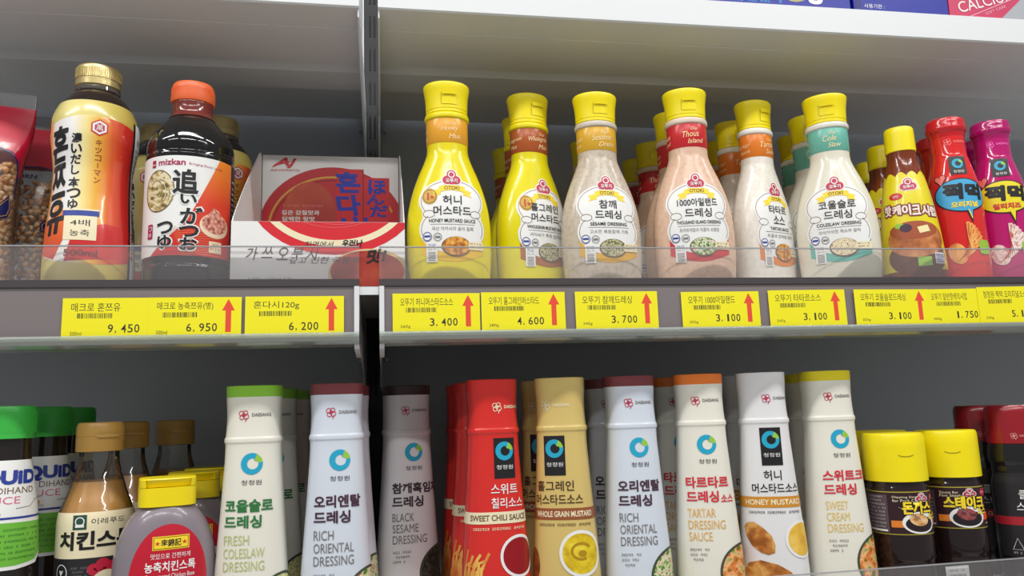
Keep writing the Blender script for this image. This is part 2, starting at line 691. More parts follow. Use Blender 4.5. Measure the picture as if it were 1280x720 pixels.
def trefoil(P, u, v, s, l=4, txt='오뚜기', col=None):
    """three-lobed red maker's badge"""
    col = col or CRIMSON
    for m, k, q in ((WHITE, 1.22, 0), (col, 1.0, 1)):
        P.ell(u - .48 * s, v - .25 * s, .58 * s * k, .52 * s * k, m, l + q)
        P.ell(u + .48 * s, v - .25 * s, .58 * s * k, .52 * s * k, m, l + q)
        P.ell(u, v + .42 * s, .55 * s * k, .55 * s * k, m, l + q)
        P.ell(u, v - .3 * s, .6 * s * k, .48 * s * k, m, l + q)
    P.arc(u, v + .42 * s, .34 * s, .34 * s, .12 * s, WHITE, l + 2)
    P.text(txt, u, v - .3 * s, .5 * s, WHITE, l + 2, w=1.35 * s, bold=0.03)


def squiggle(P, u, v, s, m, l=2, word=True, wm=None):
    """round knotted line mark with a short word beside it"""
    for du, dv, r in ((-.42, .3, .42), (.3, .38, .4), (-.3, -.42, .4), (.42, -.3, .46), (0, 0, .3)):
        P.arc(u + du * s, v + dv * s, r * s, r * s, .13 * s, m, l, n=14)
    P.line([(u + .55 * s, v - .5 * s), (u + .3 * s, v - 1.25 * s)], .13 * s, m, l)
    if word:
        P.text('DAESANG', u + 1.45 * s, v, .62 * s, wm or m, l, w=3.4 * s, align='l', bold=0.02)


def swirl(P, u, v, r, l=2, word=None, wm=None):
    """blue ring with a green leaf notch"""
    n = 40
    for i in range(n):
        t0, t1 = 360 * i / n, 360 * (i + 1) / n
        m = LEAF if 10 <= (t0 + t1) / 2 <= 62 else TEALBLUE
        inner = lambda t: .52 if not 30 < t < 75 else .36
        a, b = radians(t0), radians(t1)
        P.poly([(u + r * cos(a), v + r * sin(a)), (u + r * cos(b), v + r * sin(b)),
                (u + r * inner(t1) * cos(b) + .08 * r, v + r * inner(t1) * sin(b)), (u + r * inner(t0) * cos(a) + .08 * r, v + r * inner(t0) * sin(a))], m, l)
    if word:
        P.text(word, u, v - r * 1.72, r * .46, wm or BLACK, l, w=r * 1.85)


def bowl(P, u, v, r, food, l=3, rim=None):
    P.ell(u, v, r, r, rim or WHITE, l)
    P.ell(u, v, r * .86, r * .86, food, l + 1)


# ------------------------------------------------------------------ squeeze bottles with yellow flip caps (upper row, right)
OT = [(0, 35.5, 21), (2.5, 38, 23), (10, 39.8, 24), (22, 41, 24.6), (42, 42, 25), (56, 42, 25), (71, 41.2, 24.6), (87, 38.8, 23.8),
      (102, 35.0, 22.4), (118, 29.4, 20.4), (128, 25.2, 19.2), (134, 22.9, 18.4), (139, 21.3, 17.8), (142, 20.8, 17.6), (148, 20.6, 17.5), (176, 20.6, 17.5)]
OT_S = Shape(OT, ([90, 136], [2.25, 2.0]))
SLAW = Mnoise('shredded_slaw_picture', [(120, 95, 70), (225, 205, 165), (245, 235, 205), (160, 130, 90)], 500)
SALAD = Mnoise('green_salad_picture', [(40, 90, 35), (110, 150, 60), (235, 235, 215), (190, 80, 50)], 380)
SEEDS = Mnoise('seed_salad_picture', [(60, 75, 40), (120, 125, 75), (215, 205, 165), (70, 60, 40)], 420)
HONEYC = Mnoise('honeycomb_picture', [(150, 85, 25), (215, 140, 45), (240, 190, 90)], 250)
FRIED = Mnoise('fried_chicken_picture', [(150, 84, 30), (186, 116, 50), (222, 168, 92), (196, 128, 60)], 70, .3, 2.0)


def ottogi_label(P, kr, en, sub, panel, food, medal=False, krs=1.0):
    P.poly([(-31, 64), (-31, 45)] + [(-31 + 62 * i / 16, 42 - 7 * sin(pi * i / 16)) for i in range(17)] + [(31, 45), (31, 64)], panel, 0)
    P.ell(0, 94, 33, 22, WHITE, 1)
    P.ell(0, 66, 33, 23, WHITE, 1)
    P.rect(-29.5, 70, 29.5, 90, WHITE, 1)
    ln = BROWN
    P.line(ell_pts(0, 94, 30.6, 20, n=44, a0=-30, a1=210), .55, ln, 2)
    P.line(ell_pts(0, 66, 30.6, 20.8, n=44, a0=38, a1=-22), .55, ln, 2)
    P.line(ell_pts(0, 66, 30.6, 20.8, n=20, a0=142, a1=202), .55, ln, 2)
    for sg in (-1, 1):
        P.arc(sg * 23, 81.0, 5.6, 3.5, .6, ln, 2)
    # ribbon
    P.poly([(-20, 98), (-11, 100), (-11, 106), (-20, 104), (-17.5, 101)], RIBBON, 3)
    P.poly([(20, 98), (11, 100), (11, 106), (20, 104), (17.5, 101)], RIBBON, 3)
    P.poly([(-13, 102)] + [(-13 + 26 * i / 8, 102.5 + 2.2 * sin(pi * i / 8)) for i in range(9)] + [(13, 108)] + [(13 - 26 * i / 8, 108.2 + 2.2 * sin(pi * i / 8)) for i in range(9)], GOLD if False else RIBBON, 4)
    P.text('OTOKI', 0, 107, 3.6, BROWN, 5, w=15, bold=0.02)
    trefoil(P, 0, 117, 8.4, 4)
    if medal:
        P.ell(-22, 98.5, 7.6, 8.0, GOLD, 3)
        P.arc(-22, 98.5, 6.3, 6.7, .7, M('bronze_ink', (150, 95, 30), .35), 4)
        P.text('1', -23.5, 98.5, 7, RED, 5, bold=0.05)
        P.text('위', -19.6, 97.5, 3.6, RED, 5, bold=0.03)
    n = len(kr)
    for i, k in enumerate(kr):
        P.text(k, 0, (95.0, 84.2)[i] if n == 2 else 90, 9.0 * krs if len(k) < 6 else 8.2, BLACK, 5, w=(9.3 * len(k) * krs if not k[0].isdigit() else 42), bold=0.012)
    P.text(en, 0, 74.4, 3.5, BLACK, 5, w=min(46, 2.6 * len(en)), bold=0.015)
    P.rect(-22, 70.6, 22, 71.0, GREY, 4)
    P.text(sub, 0, 66.6, 3.9, GREY, 5, w=41)
    # picture, little seals and stickers
    P.ell(3, 49.5, 14.5, 9.5, BROWN, 5)
    P.ell(3, 50.0, 13.2, 8.7, food, 6)
    P.rect(15, 46.5, 31, 54.5, CREAM, 7, 1)
    P.small(16.5, 52.4, 29.5, 1.6, BROWN, 8, 3)
    P.small(16.5, 49.4, 28, 1.6, BROWN, 8, 4)
    P.ell(-25, 59, 4.6, 4.6, WHITE, 6)
    P.arc(-25, 59, 4.0, 4.0, .8, BLUE, 7)
    P.rect(-28, 58.1, -22, 60.1, BLUE, 7)
    P.arc(-15, 58.5, 3.6, 3.6, .6, GREY, 7)
    P.rect(-17.4, 57.7, -12.6, 59.3, GREY, 7)
    P.rect(-26, 34.5, -15.5, 53, WHITE, 6, 1)
    P.text('건강', -20.8, 50.2, 3.2, BLUE, 7, w=7.5)
    P.small(-24.5, 46.6, -17, 1.4, GREY, 7, 5)
    for k in range(6):
        P.rect(-24.3, 35.6 + 1.5 * k, -17.2, 36.4 + 1.5 * k, GREY, 7)


def ottogi(kr, en, sub, body_rgb, ring_rgb, band_rgb, panel_rgb, food, hand, label, name, medal=False, krs=1.0, speck=None):
    t = thing('dressing_bottle', label, 'sauce bottle', 'yellow capped dressing bottles on the upper shelf')
    if speck:
        bmat = Mnoise('sauce_' + name, speck, 220, 0.22, 2.0)
    else:
        bmat = M('sauce_' + name, body_rgb, 0.2, coat=0.3)
    bm = OT_S.bm()
    bm_obj('body', bm, bmat, t, angle=50)
    rmat = M('ring_' + name, ring_rgb, 0.25)
    rs = Shape([(174.6, 20.6, 17.5), (175.4, 22.0, 18.8), (177, 22.6, 19.4), (179, 22.6, 19.4), (181, 21.8, 18.6), (182, 20.4, 17.3)], 2)
    bm_obj('neck_ring', rs.bm(), rmat, t, angle=60)
    bd = Shape([(149, 20.7, 17.6), (149.6, 21.1, 18.0), (174.6, 21.1, 18.0), (175.4, 20.8, 17.7)], 2, True)
    band = bm_obj('neck_band', bd.bm(), M('band_' + name, band_rgb, 0.25), t)
    P = Print()
    hm = M('handwriting_ink', (250, 225, 170), .4)
    P.text('Our', 4, 167.5, 3.4, hm, 1, shear=.3)
    P.text(hand[0], 0, 161.5, 6.5, hm, 1, shear=.35, rot=4, w=min(24, 3.6 * len(hand[0])))
    P.text(hand[1], 5, 154, 5.2, hm, 1, shear=.35, rot=4)
    P.text(hand[0], -32, 161, 5.0, hm, 1, shear=.35, rot=4)
    P.text(hand[1], -30, 154, 4.0, hm, 1, shear=.35, rot=4)
    P.build('handwriting', band, bd, step=3, ov=1.6)
    cs = Shape([(z, a, a * .85) for z, a in ((182, 20.3), (182.4, 21.2), (184.6, 21.2), (185, 20.7), (185.6, 20.7), (186, 21.2), (192, 21.3),
                (200, 21.8), (206, 22.8), (211, 23.6), (212.6, 23.4), (213.6, 22.6), (213.9, 21), (214, .5))], 2, True)
    cap = bm_obj('cap', cs.bm(), CAPY, t, angle=40)
    P = Print()
    P.rect(-8, 189.5, 8, 203, CAPY, 2, 1.5)
    P.rect(-7.6, 199.4, 7.6, 203.4, CAPY, 16, 1)
    P.line([(-8, 190), (-8, 202)], .35, M('cap_shadow_line', (150, 135, 12), .5), 3)
    tb = P.build('thumb_tab', cap, cs, step=3)
    P = Print()
    ottogi_label(P, kr, en, sub, M('panel_' + name, panel_rgb, .35), food, medal, krs)
    P.build('label', t, OT_S, step=3.4, sv=1.037, ov=-11.3)
    return t


G_UP = 'yellow capped dressing bottles on the upper shelf'
honey = ottogi(['허니', '머스타드'], 'HONEY MUSTARD SAUCE', '국산 아카시아 꿀이 듬뿍', (232, 216, 14), (236, 218, 14), (236, 168, 52), (236, 190, 30), HONEYC, ('Honey', 'Mus'),
               'bright yellow honey mustard bottle with orange neck band, next to the white display tray', 'honey_mustard', True)
put(honey, 66, 40, UP, 9)
honey.scale = (1, 1, .985)
whole = ottogi(['홀그레인', '머스타드'], 'WHOLEGRAIN MUSTARD SAUCE', '겨자씨가 톡톡 씹히는', (226, 214, 16), (234, 216, 14), (176, 88, 44), (170, 100, 50), SEEDS, ('Wholegrain', 'Mus'),
               'yellow mustard bottle with brown neck band, label half turned away, at the shelf front', 'wholegrain', True, .95)
put(whole, 156.2, 69, UP, 37)
sesame = ottogi(['참깨', '드레싱'], 'SESAME DRESSING', '고소한 볶음참깨 가득', (196, 183, 165), (206, 196, 182), (222, 172, 52), (226, 172, 40), SEEDS, ('Sesame', 'Dress'),
                'beige sesame dressing bottle with mustard yellow neck band', 'sesame', speck=[(186, 172, 154), (199, 186, 168), (202, 190, 173)])
put(sesame, 223.5, 43, UP, 20)
sesame.scale = (1, 1, .967)
thou = ottogi(['1000아일랜드', '드레싱'], 'THOUSAND ISLAND DRESSING', '토마토케챂과 피클의 상큼함', (222, 186, 160), (226, 208, 190), (206, 44, 52), (206, 42, 52), SALAD, ('Thous', 'Island'),
              'pinkish thousand island dressing bottle with red neck band at the front of its row', 'thousand', speck=[(216, 178, 152), (223, 187, 162), (226, 192, 168)])
put(thou, 323.3, 40, UP, 15)
tartar = ottogi(['타타르', '소스'], 'TARTAR SAUCE', '피클과 양파를 듬뿍', (232, 226, 214), (232, 228, 220), (228, 126, 40), (226, 132, 50), HONEYC, ('Tartar', 'Sauce'),
                'white tartar sauce bottle with orange neck band, between red and teal banded ones', 'tartar', speck=[(226, 219, 206), (232, 226, 214), (236, 231, 222)])
put(tartar, 417, 68, UP, 50)
tartar.scale = (.94, .94, 1.01)
cole = ottogi(['코울슬로', '드레싱'], 'COLESLAW DRESSING', '아삭아삭한 채소와 찰떡', (226, 222, 204), (226, 224, 214), (110, 186, 168), (98, 184, 172), SLAW, ('Cole', 'Slaw'),
              'cream coleslaw dressing bottle with teal neck band and teal label foot', 'coleslaw')
put(cole, 488, 39, UP, 6)
for src, x, y, ap, lb in (
        (whole, 161, 132, 24, 'yellow mustard bottle directly behind the brown banded mustard bottle'),
        (whole, 165, 236, 15, 'yellow mustard bottle in shadow, third back behind the brown banded one'),
        (sesame, 255, 180, 10, 'beige sesame bottle in shadow behind the front sesame dressing'),
        (thou, 335, 101, 14, 'pinkish dressing bottle directly behind the front red banded one'),
        (thou, 346, 200, 10, 'pinkish dressing bottle third back in the red banded row'),
        (thou, 349, 264, 10, 'pinkish dressing bottle at the dark back end of the red banded row'),
        (tartar, 421, 129, 38, 'white orange banded bottle directly behind the front tartar sauce'),
        (tartar, 438, 190, 28, 'white orange banded bottle third back behind the tartar sauce'),
        (cole, 503, 96, 8, 'cream teal banded bottle directly behind the front coleslaw dressing'),
        (cole, 522, 157, 8, 'cream teal banded bottle third back behind the coleslaw dressing')):
    q = dup(src, lb)
    put(q, x, y, UP, ap)

# ------------------------------------------------------------------ pancake syrup bottles
SY_S = Shape([(0, 29, 24), (3, 31.5, 26), (20, 32, 26.5), (50, 30.5, 25.5), (75, 28, 24), (100, 24.6, 21.5), (125, 20, 17.4), (138, 16.6, 14.8), (146, 15.2, 14), (154, 15, 13.8)], ([100, 140], [2.1, 2.0]))


def syrup(label):
    t = thing('syrup_bottle', label, 'syrup bottle', 'pancake syrup bottles')
    bm_obj('body', SY_S.bm(), M('amber_syrup', (120, 50, 22), .15, coat=.4), t, angle=50)
    cs = Shape([(z, a, a * .92) for z, a in ((153, 15), (153.5, 15.9), (174, 15.5), (179.6, 15.2), (181.4, 14.2), (181.6, .4))], 2, True)
    cap = bm_obj('cap', cs.bm(), CAPY, t)
    YL = M('syrup_yellow_sleeve', (230, 212, 22), .3, coat=.3)
    P = Print()
    P.poly([(-42, 16)] + [(42, 16), (42, 60), (38, 95), (34, 118)] + [(34 - 68 * i / 48, 123 + 5 * abs(sin(pi * i / 8))) for i in range(1, 48)] + [(-34, 118), (-38, 95), (-42, 60)], YL, 0)
    trefoil(P, 0, 112, 8, 2)
    P.ell(-14, 100, 7, 4, RED, 2)
    P.text('일반', -14, 100, 3.2, WHITE, 3)
    out = M('syrup_outline', (120, 45, 40), .4)
    wh = M('syrup_letter', (245, 225, 215), .35)
    for i, ch in enumerate('핫케이크시럽'):
        uu, vv = -24.5 + i * 9.7, 85 - i * 0.9
        hh = 12 if i % 2 == 0 else 11
        P.text(ch, uu, vv, hh + .6, out, 2, w=9.2, bold=.17)
        P.text(ch, uu, vv, hh, wh, 4, w=8.4, bold=.045)
    cake = Mnoise('pancake_picture', [(150, 75, 35), (196, 120, 66), (222, 160, 100)], 60)
    P.ell(2, 50, 30, 20, cake, 2)
    P.ell(2, 30, 31, 20, M('syrup_dark_picture', (96, 48, 26), .3), 1)
    P.ell(0, 60, 25, 10, M('pancake_top', (165, 82, 48), .4), 3)
    P.poly([(3, 63), (14, 65), (16, 58), (5, 56)], M('butter_picture', (244, 228, 170), .4), 5)
    P.ell(-8, 63, 6, 4.5, M('berry_picture', (70, 40, 60), .4), 5)
    P.ell(-14, 66, 5, 3, LEAF, 4)
    P.rect(0, 20, 14, 30, LEAF, 5, 1)
    P.rect(18, 22, 31, 34, WHITE, 5)
    for k in range(5):
        P.rect(19, 23.5 + 2 * k, 30, 24.5 + 2 * k, BLUE, 6)
    P.build('sleeve', t, SY_S, step=3.4)
    return t


syr = syrup('yellow sleeved pancake syrup bottle at the front, beside the red squeeze bottle')
put(syr, 577, 40, UP, 10)
put(dup(syr, 'yellow sleeved syrup bottle directly behind the front pancake syrup'), 596, 99, UP, 5)
put(dup(syr, 'yellow capped syrup bottle third back, behind the second pancake syrup'), 620, 158, UP, 5)

# ------------------------------------------------------------------ red and magenta dipping sauce bottles
JJ_S = Shape([(0, 24, 20), (3, 27, 22.5), (30, 28, 23.5), (70, 27.8, 23.3), (91, 27.2, 23), (110, 26.2, 22.4), (124, 24.6, 21.4), (136, 21.8, 20), (146, 19.4, 18.6), (152, 18.2, 17.2), (168, 18.0, 16.4), (173, 18.2, 16.4)], ([120, 150], [2.2, 2.0]))
FRIES = Mnoise('fries_picture', [(200, 90, 40), (240, 160, 80), (250, 200, 120)], 120, stretch=(1, 1, .3))


def dip(rgb, dark, bub, sub, subcol, label, tag_g, name, food):
    t = thing('squeeze_bottle', label, 'sauce bottle', 'dipping sauce bottles at the right end')
    bmat = M('gloss_sleeve_' + name, rgb, .12, coat=.6)
    bm_obj('body', JJ_S.bm(), bmat, t, angle=50)
    cs = Shape([(z, a, a * .9) for z, a in ((173, 18.2), (178, 19.2), (180.6, 20.7), (183.6, 21.3), (187, 20.8), (192.6, 20.2), (195, 19), (195.6, 17))], 2)
    cap = bm_obj('cap', cs.bm(), M('gloss_cap_' + name, dark, .15, coat=.6), t, angle=50)
    P = Print()
    pk = M('pale_mark_' + name, tuple(min(255, c + 90) for c in rgb), .4)
    squiggle(P, -6, 166, 4.2, pk, 1)
    P.build('maker_mark', t, JJ_S, step=3.4)
    P = Print()
    P.rect(-9, 120, 9, 142, BLACK, 1, .5)
    swirl(P, 0, 133, 5.8, 2)
    P.text('청정원', 0, 123.5, 3.2, WHITE, 2, w=11)
    P.ell(0, 96, 29, 19.5, BLACK, 2)
    P.ell(0, 96, 27.6, 18.2, bub, 3)
    P.poly([(1, 79), (7, 63), (10, 80)], BLACK, 2)
    P.poly([(2.6, 80), (7, 67), (8.6, 80)], bub, 4)
    P.line([(4, 79), (7, 69)], 1.2, RIBBON, 5)
    P.text('찍먹', 1, 100, 17, BLACK, 5, w=40, bold=.085, rot=-3)
    P.text(sub, 1, 85, 6.6, subcol, 5, w=28, bold=.06)
    pink = M('heart_' + name, (240, 120, 110), .4)
    P.ell(-23.5, 117, 3.4, 3.4, BLACK, 3)
    P.ell(-17.5, 118, 3.4, 3.4, BLACK, 3)
    P.poly([(-27, 116.6), (-19.8, 107), (-14.2, 117)], BLACK, 3)
    P.ell(-23.3, 117, 2.7, 2.7, pink, 4)
    P.ell(-17.7, 118, 2.7, 2.7, pink, 4)
    P.poly([(-25.6, 116), (-20, 109), (-15.2, 117)], pink, 4)
    P.line([(14, 112), (20, 110), (24, 106)], .8, BLACK, 4)
    # food photograph at the foot: a fan of fries
    for k in range(7):
        a = radians(60 + k * 9 - 20)
        x0, y0 = -10 + k * 2.2, 22 + k * 1.5
        x1, y1 = x0 + 34 * cos(a), y0 + 34 * sin(a)
        P.line([(x0, y0), ((x0 + x1) / 2 - 1, (y0 + y1) / 2 + 1), (x1, y1)], 4.4, food, 3 + .15 * k)
        P.line([(x0 - 2.0, y0), ((x0 + x1) / 2 - 3.0, (y0 + y1) / 2 + 1), (x1 - 2.0, y1)], .8, M('fry_edge_ink', (170, 70, 36), .4), 3.1 + .15 * k)
    P.ell(-12, 30, 9, 12, food, 3, 20)
    P.rect(10, 28, 24, 44, LEAF, 6, 5)
    P.small(12, 39, 22, 2, RIBBON, 7, 4)
    P.text('80g', 17, 33.5, 3, WHITE, 7)
    P.build('sleeve_print', t, JJ_S, step=3.4, ov=6)
    return t


SKY = M('sky_blue_ink', (70, 168, 216), .35)
BUBY = M('bubble_yellow_ink', (236, 220, 40), .35)
redb = dip((222, 40, 40), (205, 30, 38), SKY, '오리지널', RIBBON, 'glossy red squeeze bottle with blue speech bubble label', None, 'red', FRIES)
put(redb, 642, 45, UP, 22)
mag = dip((188, 22, 110), (176, 18, 104), BUBY, '칠리치즈', RED, 'glossy magenta squeeze bottle with yellow speech bubble label', None, 'magenta', Mnoise('cream_puff_picture', [(225, 190, 170), (245, 235, 225), (210, 110, 110)], 150))
put(mag, 703, 48, UP, 15)
put(dup(redb, 'red squeeze bottle in shadow behind the front red one'), 674, 103, UP, 10)
put(dup(mag, 'magenta squeeze bottle in shadow behind the front magenta one'), 738, 108, UP, 10)

# ------------------------------------------------------------------ soup stock bottle, gold cap
KK_S = Shape([(0, 33, 33), (3, 37, 37), (18, 38.6, 38.6), (52, 37, 37), (75, 34.6, 34.6), (91, 33.3, 33.3), (110, 32.8, 32.8), (130, 35.2, 35.2), (146, 37.4, 37.4), (158, 37.4, 37.4),
              (168, 35.2, 35.2), (178, 31, 31), (186, 26, 26), (191, 21.4, 21.4), (194, 18.4, 18.2), (199, 17.2, 16.0), (202, 17.0, 15.4)], ([150, 190], [2.1, 2.0]))


def kik(label):
    t = thing('soup_stock_bottle', label, 'stock bottle', 'gold capped soup stock bottles')
    bm_obj('body', KK_S.bm(), M('dark_soy', (34, 22, 18), .1, coat=.5), t, angle=50)
    cs = Shape([(z, a, a * .88) for z, a in ((199, 18.2), (200, 19.6), (205, 19.6), (205.5, 19.1), (206.3, 19.1), (206.8, 19.6), (217.6, 19.4), (219.8, 18.2), (220.4, 16), (220.5, .4))], 2, True)
    bm = cs.bm()
    for k in range(60):
        a = 2 * pi * k / 60
        bmesh.ops.create_cube(bm, size=1, matrix=Matrix.Rotation(a, 4, 'Z') @ Matrix.Translation((0, (19.5 - 2.3 * cos(a) ** 2) * MM, 212 * MM)) @ Matrix.Diagonal((.9 * MM, .7 * MM, 9 * MM, 1)))
    bm_obj('cap', bm, M('gold_cap', (200, 182, 126), .28, .6), t)
    ring = Shape([(193.6, 18.9, 18.4), (194.4, 19.6, 19.0), (197.6, 19.6, 18.6), (199, 18.4, 17)], 2, True)
    bm_obj('collar', ring.bm(), Mclear('clear_collar', (220, 215, 205), .25, .15, (150, 140, 125)), t)
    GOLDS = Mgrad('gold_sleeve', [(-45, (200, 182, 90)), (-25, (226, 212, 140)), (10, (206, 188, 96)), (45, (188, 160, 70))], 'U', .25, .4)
    SL = Mgrad('sleeve_gradient', [(-44, (232, 150, 60)), (-38, (236, 226, 220)), (-20, (240, 238, 236)), (-8, (244, 226, 150)), (2, (240, 180, 66)), (14, (226, 96, 44)), (26, (208, 50, 40)), (46, (196, 40, 42))], 'U', .22, .5)
    P = Print()
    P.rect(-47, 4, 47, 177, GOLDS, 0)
    P.poly([(-47, 34)] + [(-47 + 94 * i / 20, 22 + 8 * ((i - 10) / 10) ** 2) for i in range(21)] + [(47, 34), (47, 148)] + [(47 - 94 * i / 20, 160 - 9 * ((i - 10) / 10) ** 2) for i in range(21)] + [(-47, 148)], SL, 1)
    LOWR = M('sleeve_low_red', (206, 44, 42), .25, coat=.4)
    P.poly([(-47, 32), (-30, 26), (-18, 52), (-28, 88), (-36, 66), (-47, 60)], Mgrad('sleeve_low_grad', [(26, (214, 60, 40)), (60, (232, 110, 50)), (90, (240, 190, 110))], 'V', .25, .4), 2)
    P.poly([(-20, 24), (44, 30), (44, 58), (10, 60), (-14, 52)], LOWR, 2)
    # badge
    hexo = [(3 + 8 * sin(radians(60 * i)), 149 + 8 * cos(radians(60 * i))) for i in range(6)]
    hexi = [(3 + 6.6 * sin(radians(60 * i)), 149 + 6.6 * cos(radians(60 * i))) for i in range(6)]
    hexj = [(3 + 4.6 * sin(radians(60 * i)), 149 + 4.6 * cos(radians(60 * i))) for i in range(6)]
    P.poly(hexo, RED, 3)
    P.poly(hexi, WHITE, 4)
    P.poly(hexj, CRIMSON, 5)
    P.text('萬', 3, 149, 6, WHITE, 6)
    sep = M('sepia_ink', (150, 70, 35), .4)
    P.column('キッコーマン', 3, 135, 5.2, 6.9, sep, 3, bold=.01)
    P.column('濃いだし', -15, 138, 8.6, 9.6, BLACK, 3, bold=.03)
    P.column('本つゆ、', -15.5, 97.5, 9.4, 10.4, BLACK, 3, bold=.03)
    for i, ch in enumerate('혼쯔유'):
        P.text(ch, -31.5 - i * 0.8, 133 - i * 34, 31, BLACK, 4, w=21, bold=.04, shear=.35, rot=10)
    P.rect(-22, 43.5, 5, 66, CREAM, 4, .5)
    P.rect(-23.5, 66, 6.5, 72, BLUE, 5, .5)
    P.rect(-23.5, 71, 6.5, 72.4, CREAM, 6)
    P.text('4배', -8.5, 59.5, 6, BLACK, 5, w=16)
    P.text('농축', -8.5, 50, 6, BLACK, 5, w=16)
    P.text('500ml', -7, 32, 6.4, M('maroon_ink', (120, 28, 32), .4), 5, w=27, bold=.02)
    P.small(-20, 38.4, 4, 1.8, M('maroon_ink'), 5, 6)
    # back panel with small print and bar code, seen past the edge
    P.rect(36.5, 12, 40, 163, BLACK, 2)
    P.rect(40, 12, 76, 163, WHITE, 2)
    P.text('혼쯔유', 52, 146, 6, BLACK, 3)
    for k in range(8):
        P.small(42, 138 - 5 * k, 74, 2, GREY, 3, k)
    for k in range(14):
        P.rect(42, 50 + k * 2.2, 74, 51 + k * 2.2 + (k % 3) * .25, BLACK, 3)
    P.build('sleeve', t, KK_S, step=3.6)
    return t


k1 = kik('gold capped soup stock bottle with red and white sleeve at the front')
put(k1, -268.5, 50, UP, 0)
put(dup(k1, 'gold capped bottle in shadow at the back between the two front stock bottles'), -255, 202, UP, -20)
put(dup(k1, 'gold capped bottle behind the orange capped black bottle, next to the white tray'), -180, 172, UP, 25)

# ------------------------------------------------------------------ dark stock bottle, orange cap
MZ_S = Shape([(0, 34, 34), (3, 37, 37), (8, 38.6, 38.6), (20, 39, 39), (23, 38.2, 38.2), (26, 39.2, 39.2), (60, 39.6, 39.6), (126, 39.6, 39.6), (128, 39.2, 39.2), (130, 38.9, 38.9), (132, 39.4, 39.4), (138, 39.3, 39.3),
              (146, 37.2, 37.2), (155, 32.6, 32.6), (164, 25.4, 25.4), (171, 20, 20), (176, 18, 18), (186, 17.2, 16.4)], ([150, 172], [2.1, 2.0]))
t = thing('soup_stock_bottle', 'black soup stock bottle with orange cap beside the white carton', 'stock bottle')
bm_obj('body', MZ_S.bm(), M('black_soy_bottle', (22, 20, 20), .08, coat=.5), t, angle=50)
ns = Shape([(170, 21.2, 21.2), (176, 18.4, 18.4), (182, 18.2, 17.6), (186, 18.6, 17.6), (187, 17.8, 16.6)], 2)
bm_obj('neck', ns.bm(), M('reddish_neck_plastic', (118, 48, 40), .15, coat=.4), t, angle=60)
cs = Shape([(z, a, a * .88) for z, a in ((186.6, 18.0), (187.2, 19.6), (190, 20.4), (201, 19.6), (204.6, 19), (206.6, 17.6), (207.2, 15), (207.3, .4))], 2, True)
bm = cs.bm()
for k in range(72):
    a = 2 * pi * k / 72
    bmesh.ops.create_cube(bm, size=1, matrix=Matrix.Rotation(a, 4, 'Z') @ Matrix.Translation((0, (19.75 - 2.4 * cos(a) ** 2) * MM, 195.5 * MM)) @ Matrix.Diagonal((.8 * MM, .6 * MM, 10 * MM, 1)))
bm_obj('cap', bm, M('orange_cap', (232, 104, 52), .4), t)
P = Print(clip=(-61, 36, 61, 124.5))
P.rect(-61, 36, 61, 124.5, WHITE, 0)
ORG = Mgrad('orange_red_print', [(36, (206, 44, 42)), (80, (220, 66, 40)), (124, (240, 140, 48))], 'V', .3)
P.poly([(27, 125), (62, 125), (62, 30), (-42, 30), (-2, 66)], ORG, 1)
for k in range(16):
    P.line([(-14 + k * .6, 60 - k * 1.7), (30, 66 - k * 2.2)], .3, M('fine_orange_lines', (240, 150, 90), .4), 2)
MAGI = M('wine_red_ink', (170, 30, 80), .4)
P.cl = None
P.text('mizkan', -17, 118.6, 5.6, MAGI, 3, w=25, bold=.02)
P.rect(-37, 114.5, -32.6, 121, MAGI, 3)
P.line([(-37, 117), (-32.6, 117)], .6, WHITE, 4)
P.text('Bringing flavor to life', 14, 116.5, 2.6, MAGI, 3, w=31, rot=-3)
shell = Mnoise('gold_fish_picture', [(90, 74, 40), (180, 156, 96), (236, 224, 186), (120, 96, 50)], 110, detail=5.0, stretch=(1, 1, 1.8))
P.ell(-29, 93, 16, 19, shell, 2)
P.arc(-29, 93, 15.4, 18.4, .8, BROWN, 3)
FG = M('bronze_line_ink', (112, 92, 50), .4)
for k in range(5):
    P.arc(-33 + k * 1.5, 96 - k * 2, 5 + 2.0 * k, 6 + 2.4 * k, .55, FG if k % 2 else CREAM, 3, a0=-70 + 14 * k, a1=130 + 10 * k, n=20)
for i, (ch, u_, v_, h_, w_) in enumerate((('追', -4, 101, 22, 22), ('い', -1, 85.5, 8.5, 14), ('が', 2, 71, 15, 19), ('つ', 0, 57, 10, 17), ('お', 0, 46, 11, 15), ('つ', -21, 60, 11, 15), ('ゆ', -21, 47.5, 12, 13))):
    P.text(ch, u_, v_, h_ + 1.6, WHITE, 3, w=w_ + 1.6, bold=.07)
    P.text(ch, u_, v_, h_, BLACK, 5, w=w_, bold=.035)
P.rect(-40, 51, -33.5, 64, MAGI, 3, 1)
P.text('つ', -36.7, 60, 4, WHITE, 4)
P.text('ゆ', -36.7, 54.5, 4, WHITE, 4)
P.ell(24, 64, 15, 11, M('plate_picture', (238, 214, 186), .4), 3)
P.ell(24, 66, 13, 9, Mnoise('bonito_flakes_picture', [(140, 60, 50), (205, 130, 110), (235, 190, 170)], 330), 4)
P.poly([(14, 70), (22, 80), (27, 78), (34, 70)], _mats['bonito_flakes_picture'], 4)
P.rect(18, 40, 31, 50, CREAM, 3)
P.small(19, 47, 30, 2, RED, 4, 2)
P.small(19, 43.5, 30, 2, RED, 4, 3)
P.rect(44, 36, 61, 124.5, BLACK, 3)
P.small(46, 110, 60, 2, WHITE, 4, 4)
for k in range(12):
    P.small(46, 104 - 5 * k, 60, 1.8, WHITE, 4, k + 9)
P.build('label', t, MZ_S, step=3.6, sv=1.053, ov=-8.4)
put(t, -181.5, 50, UP, 0)

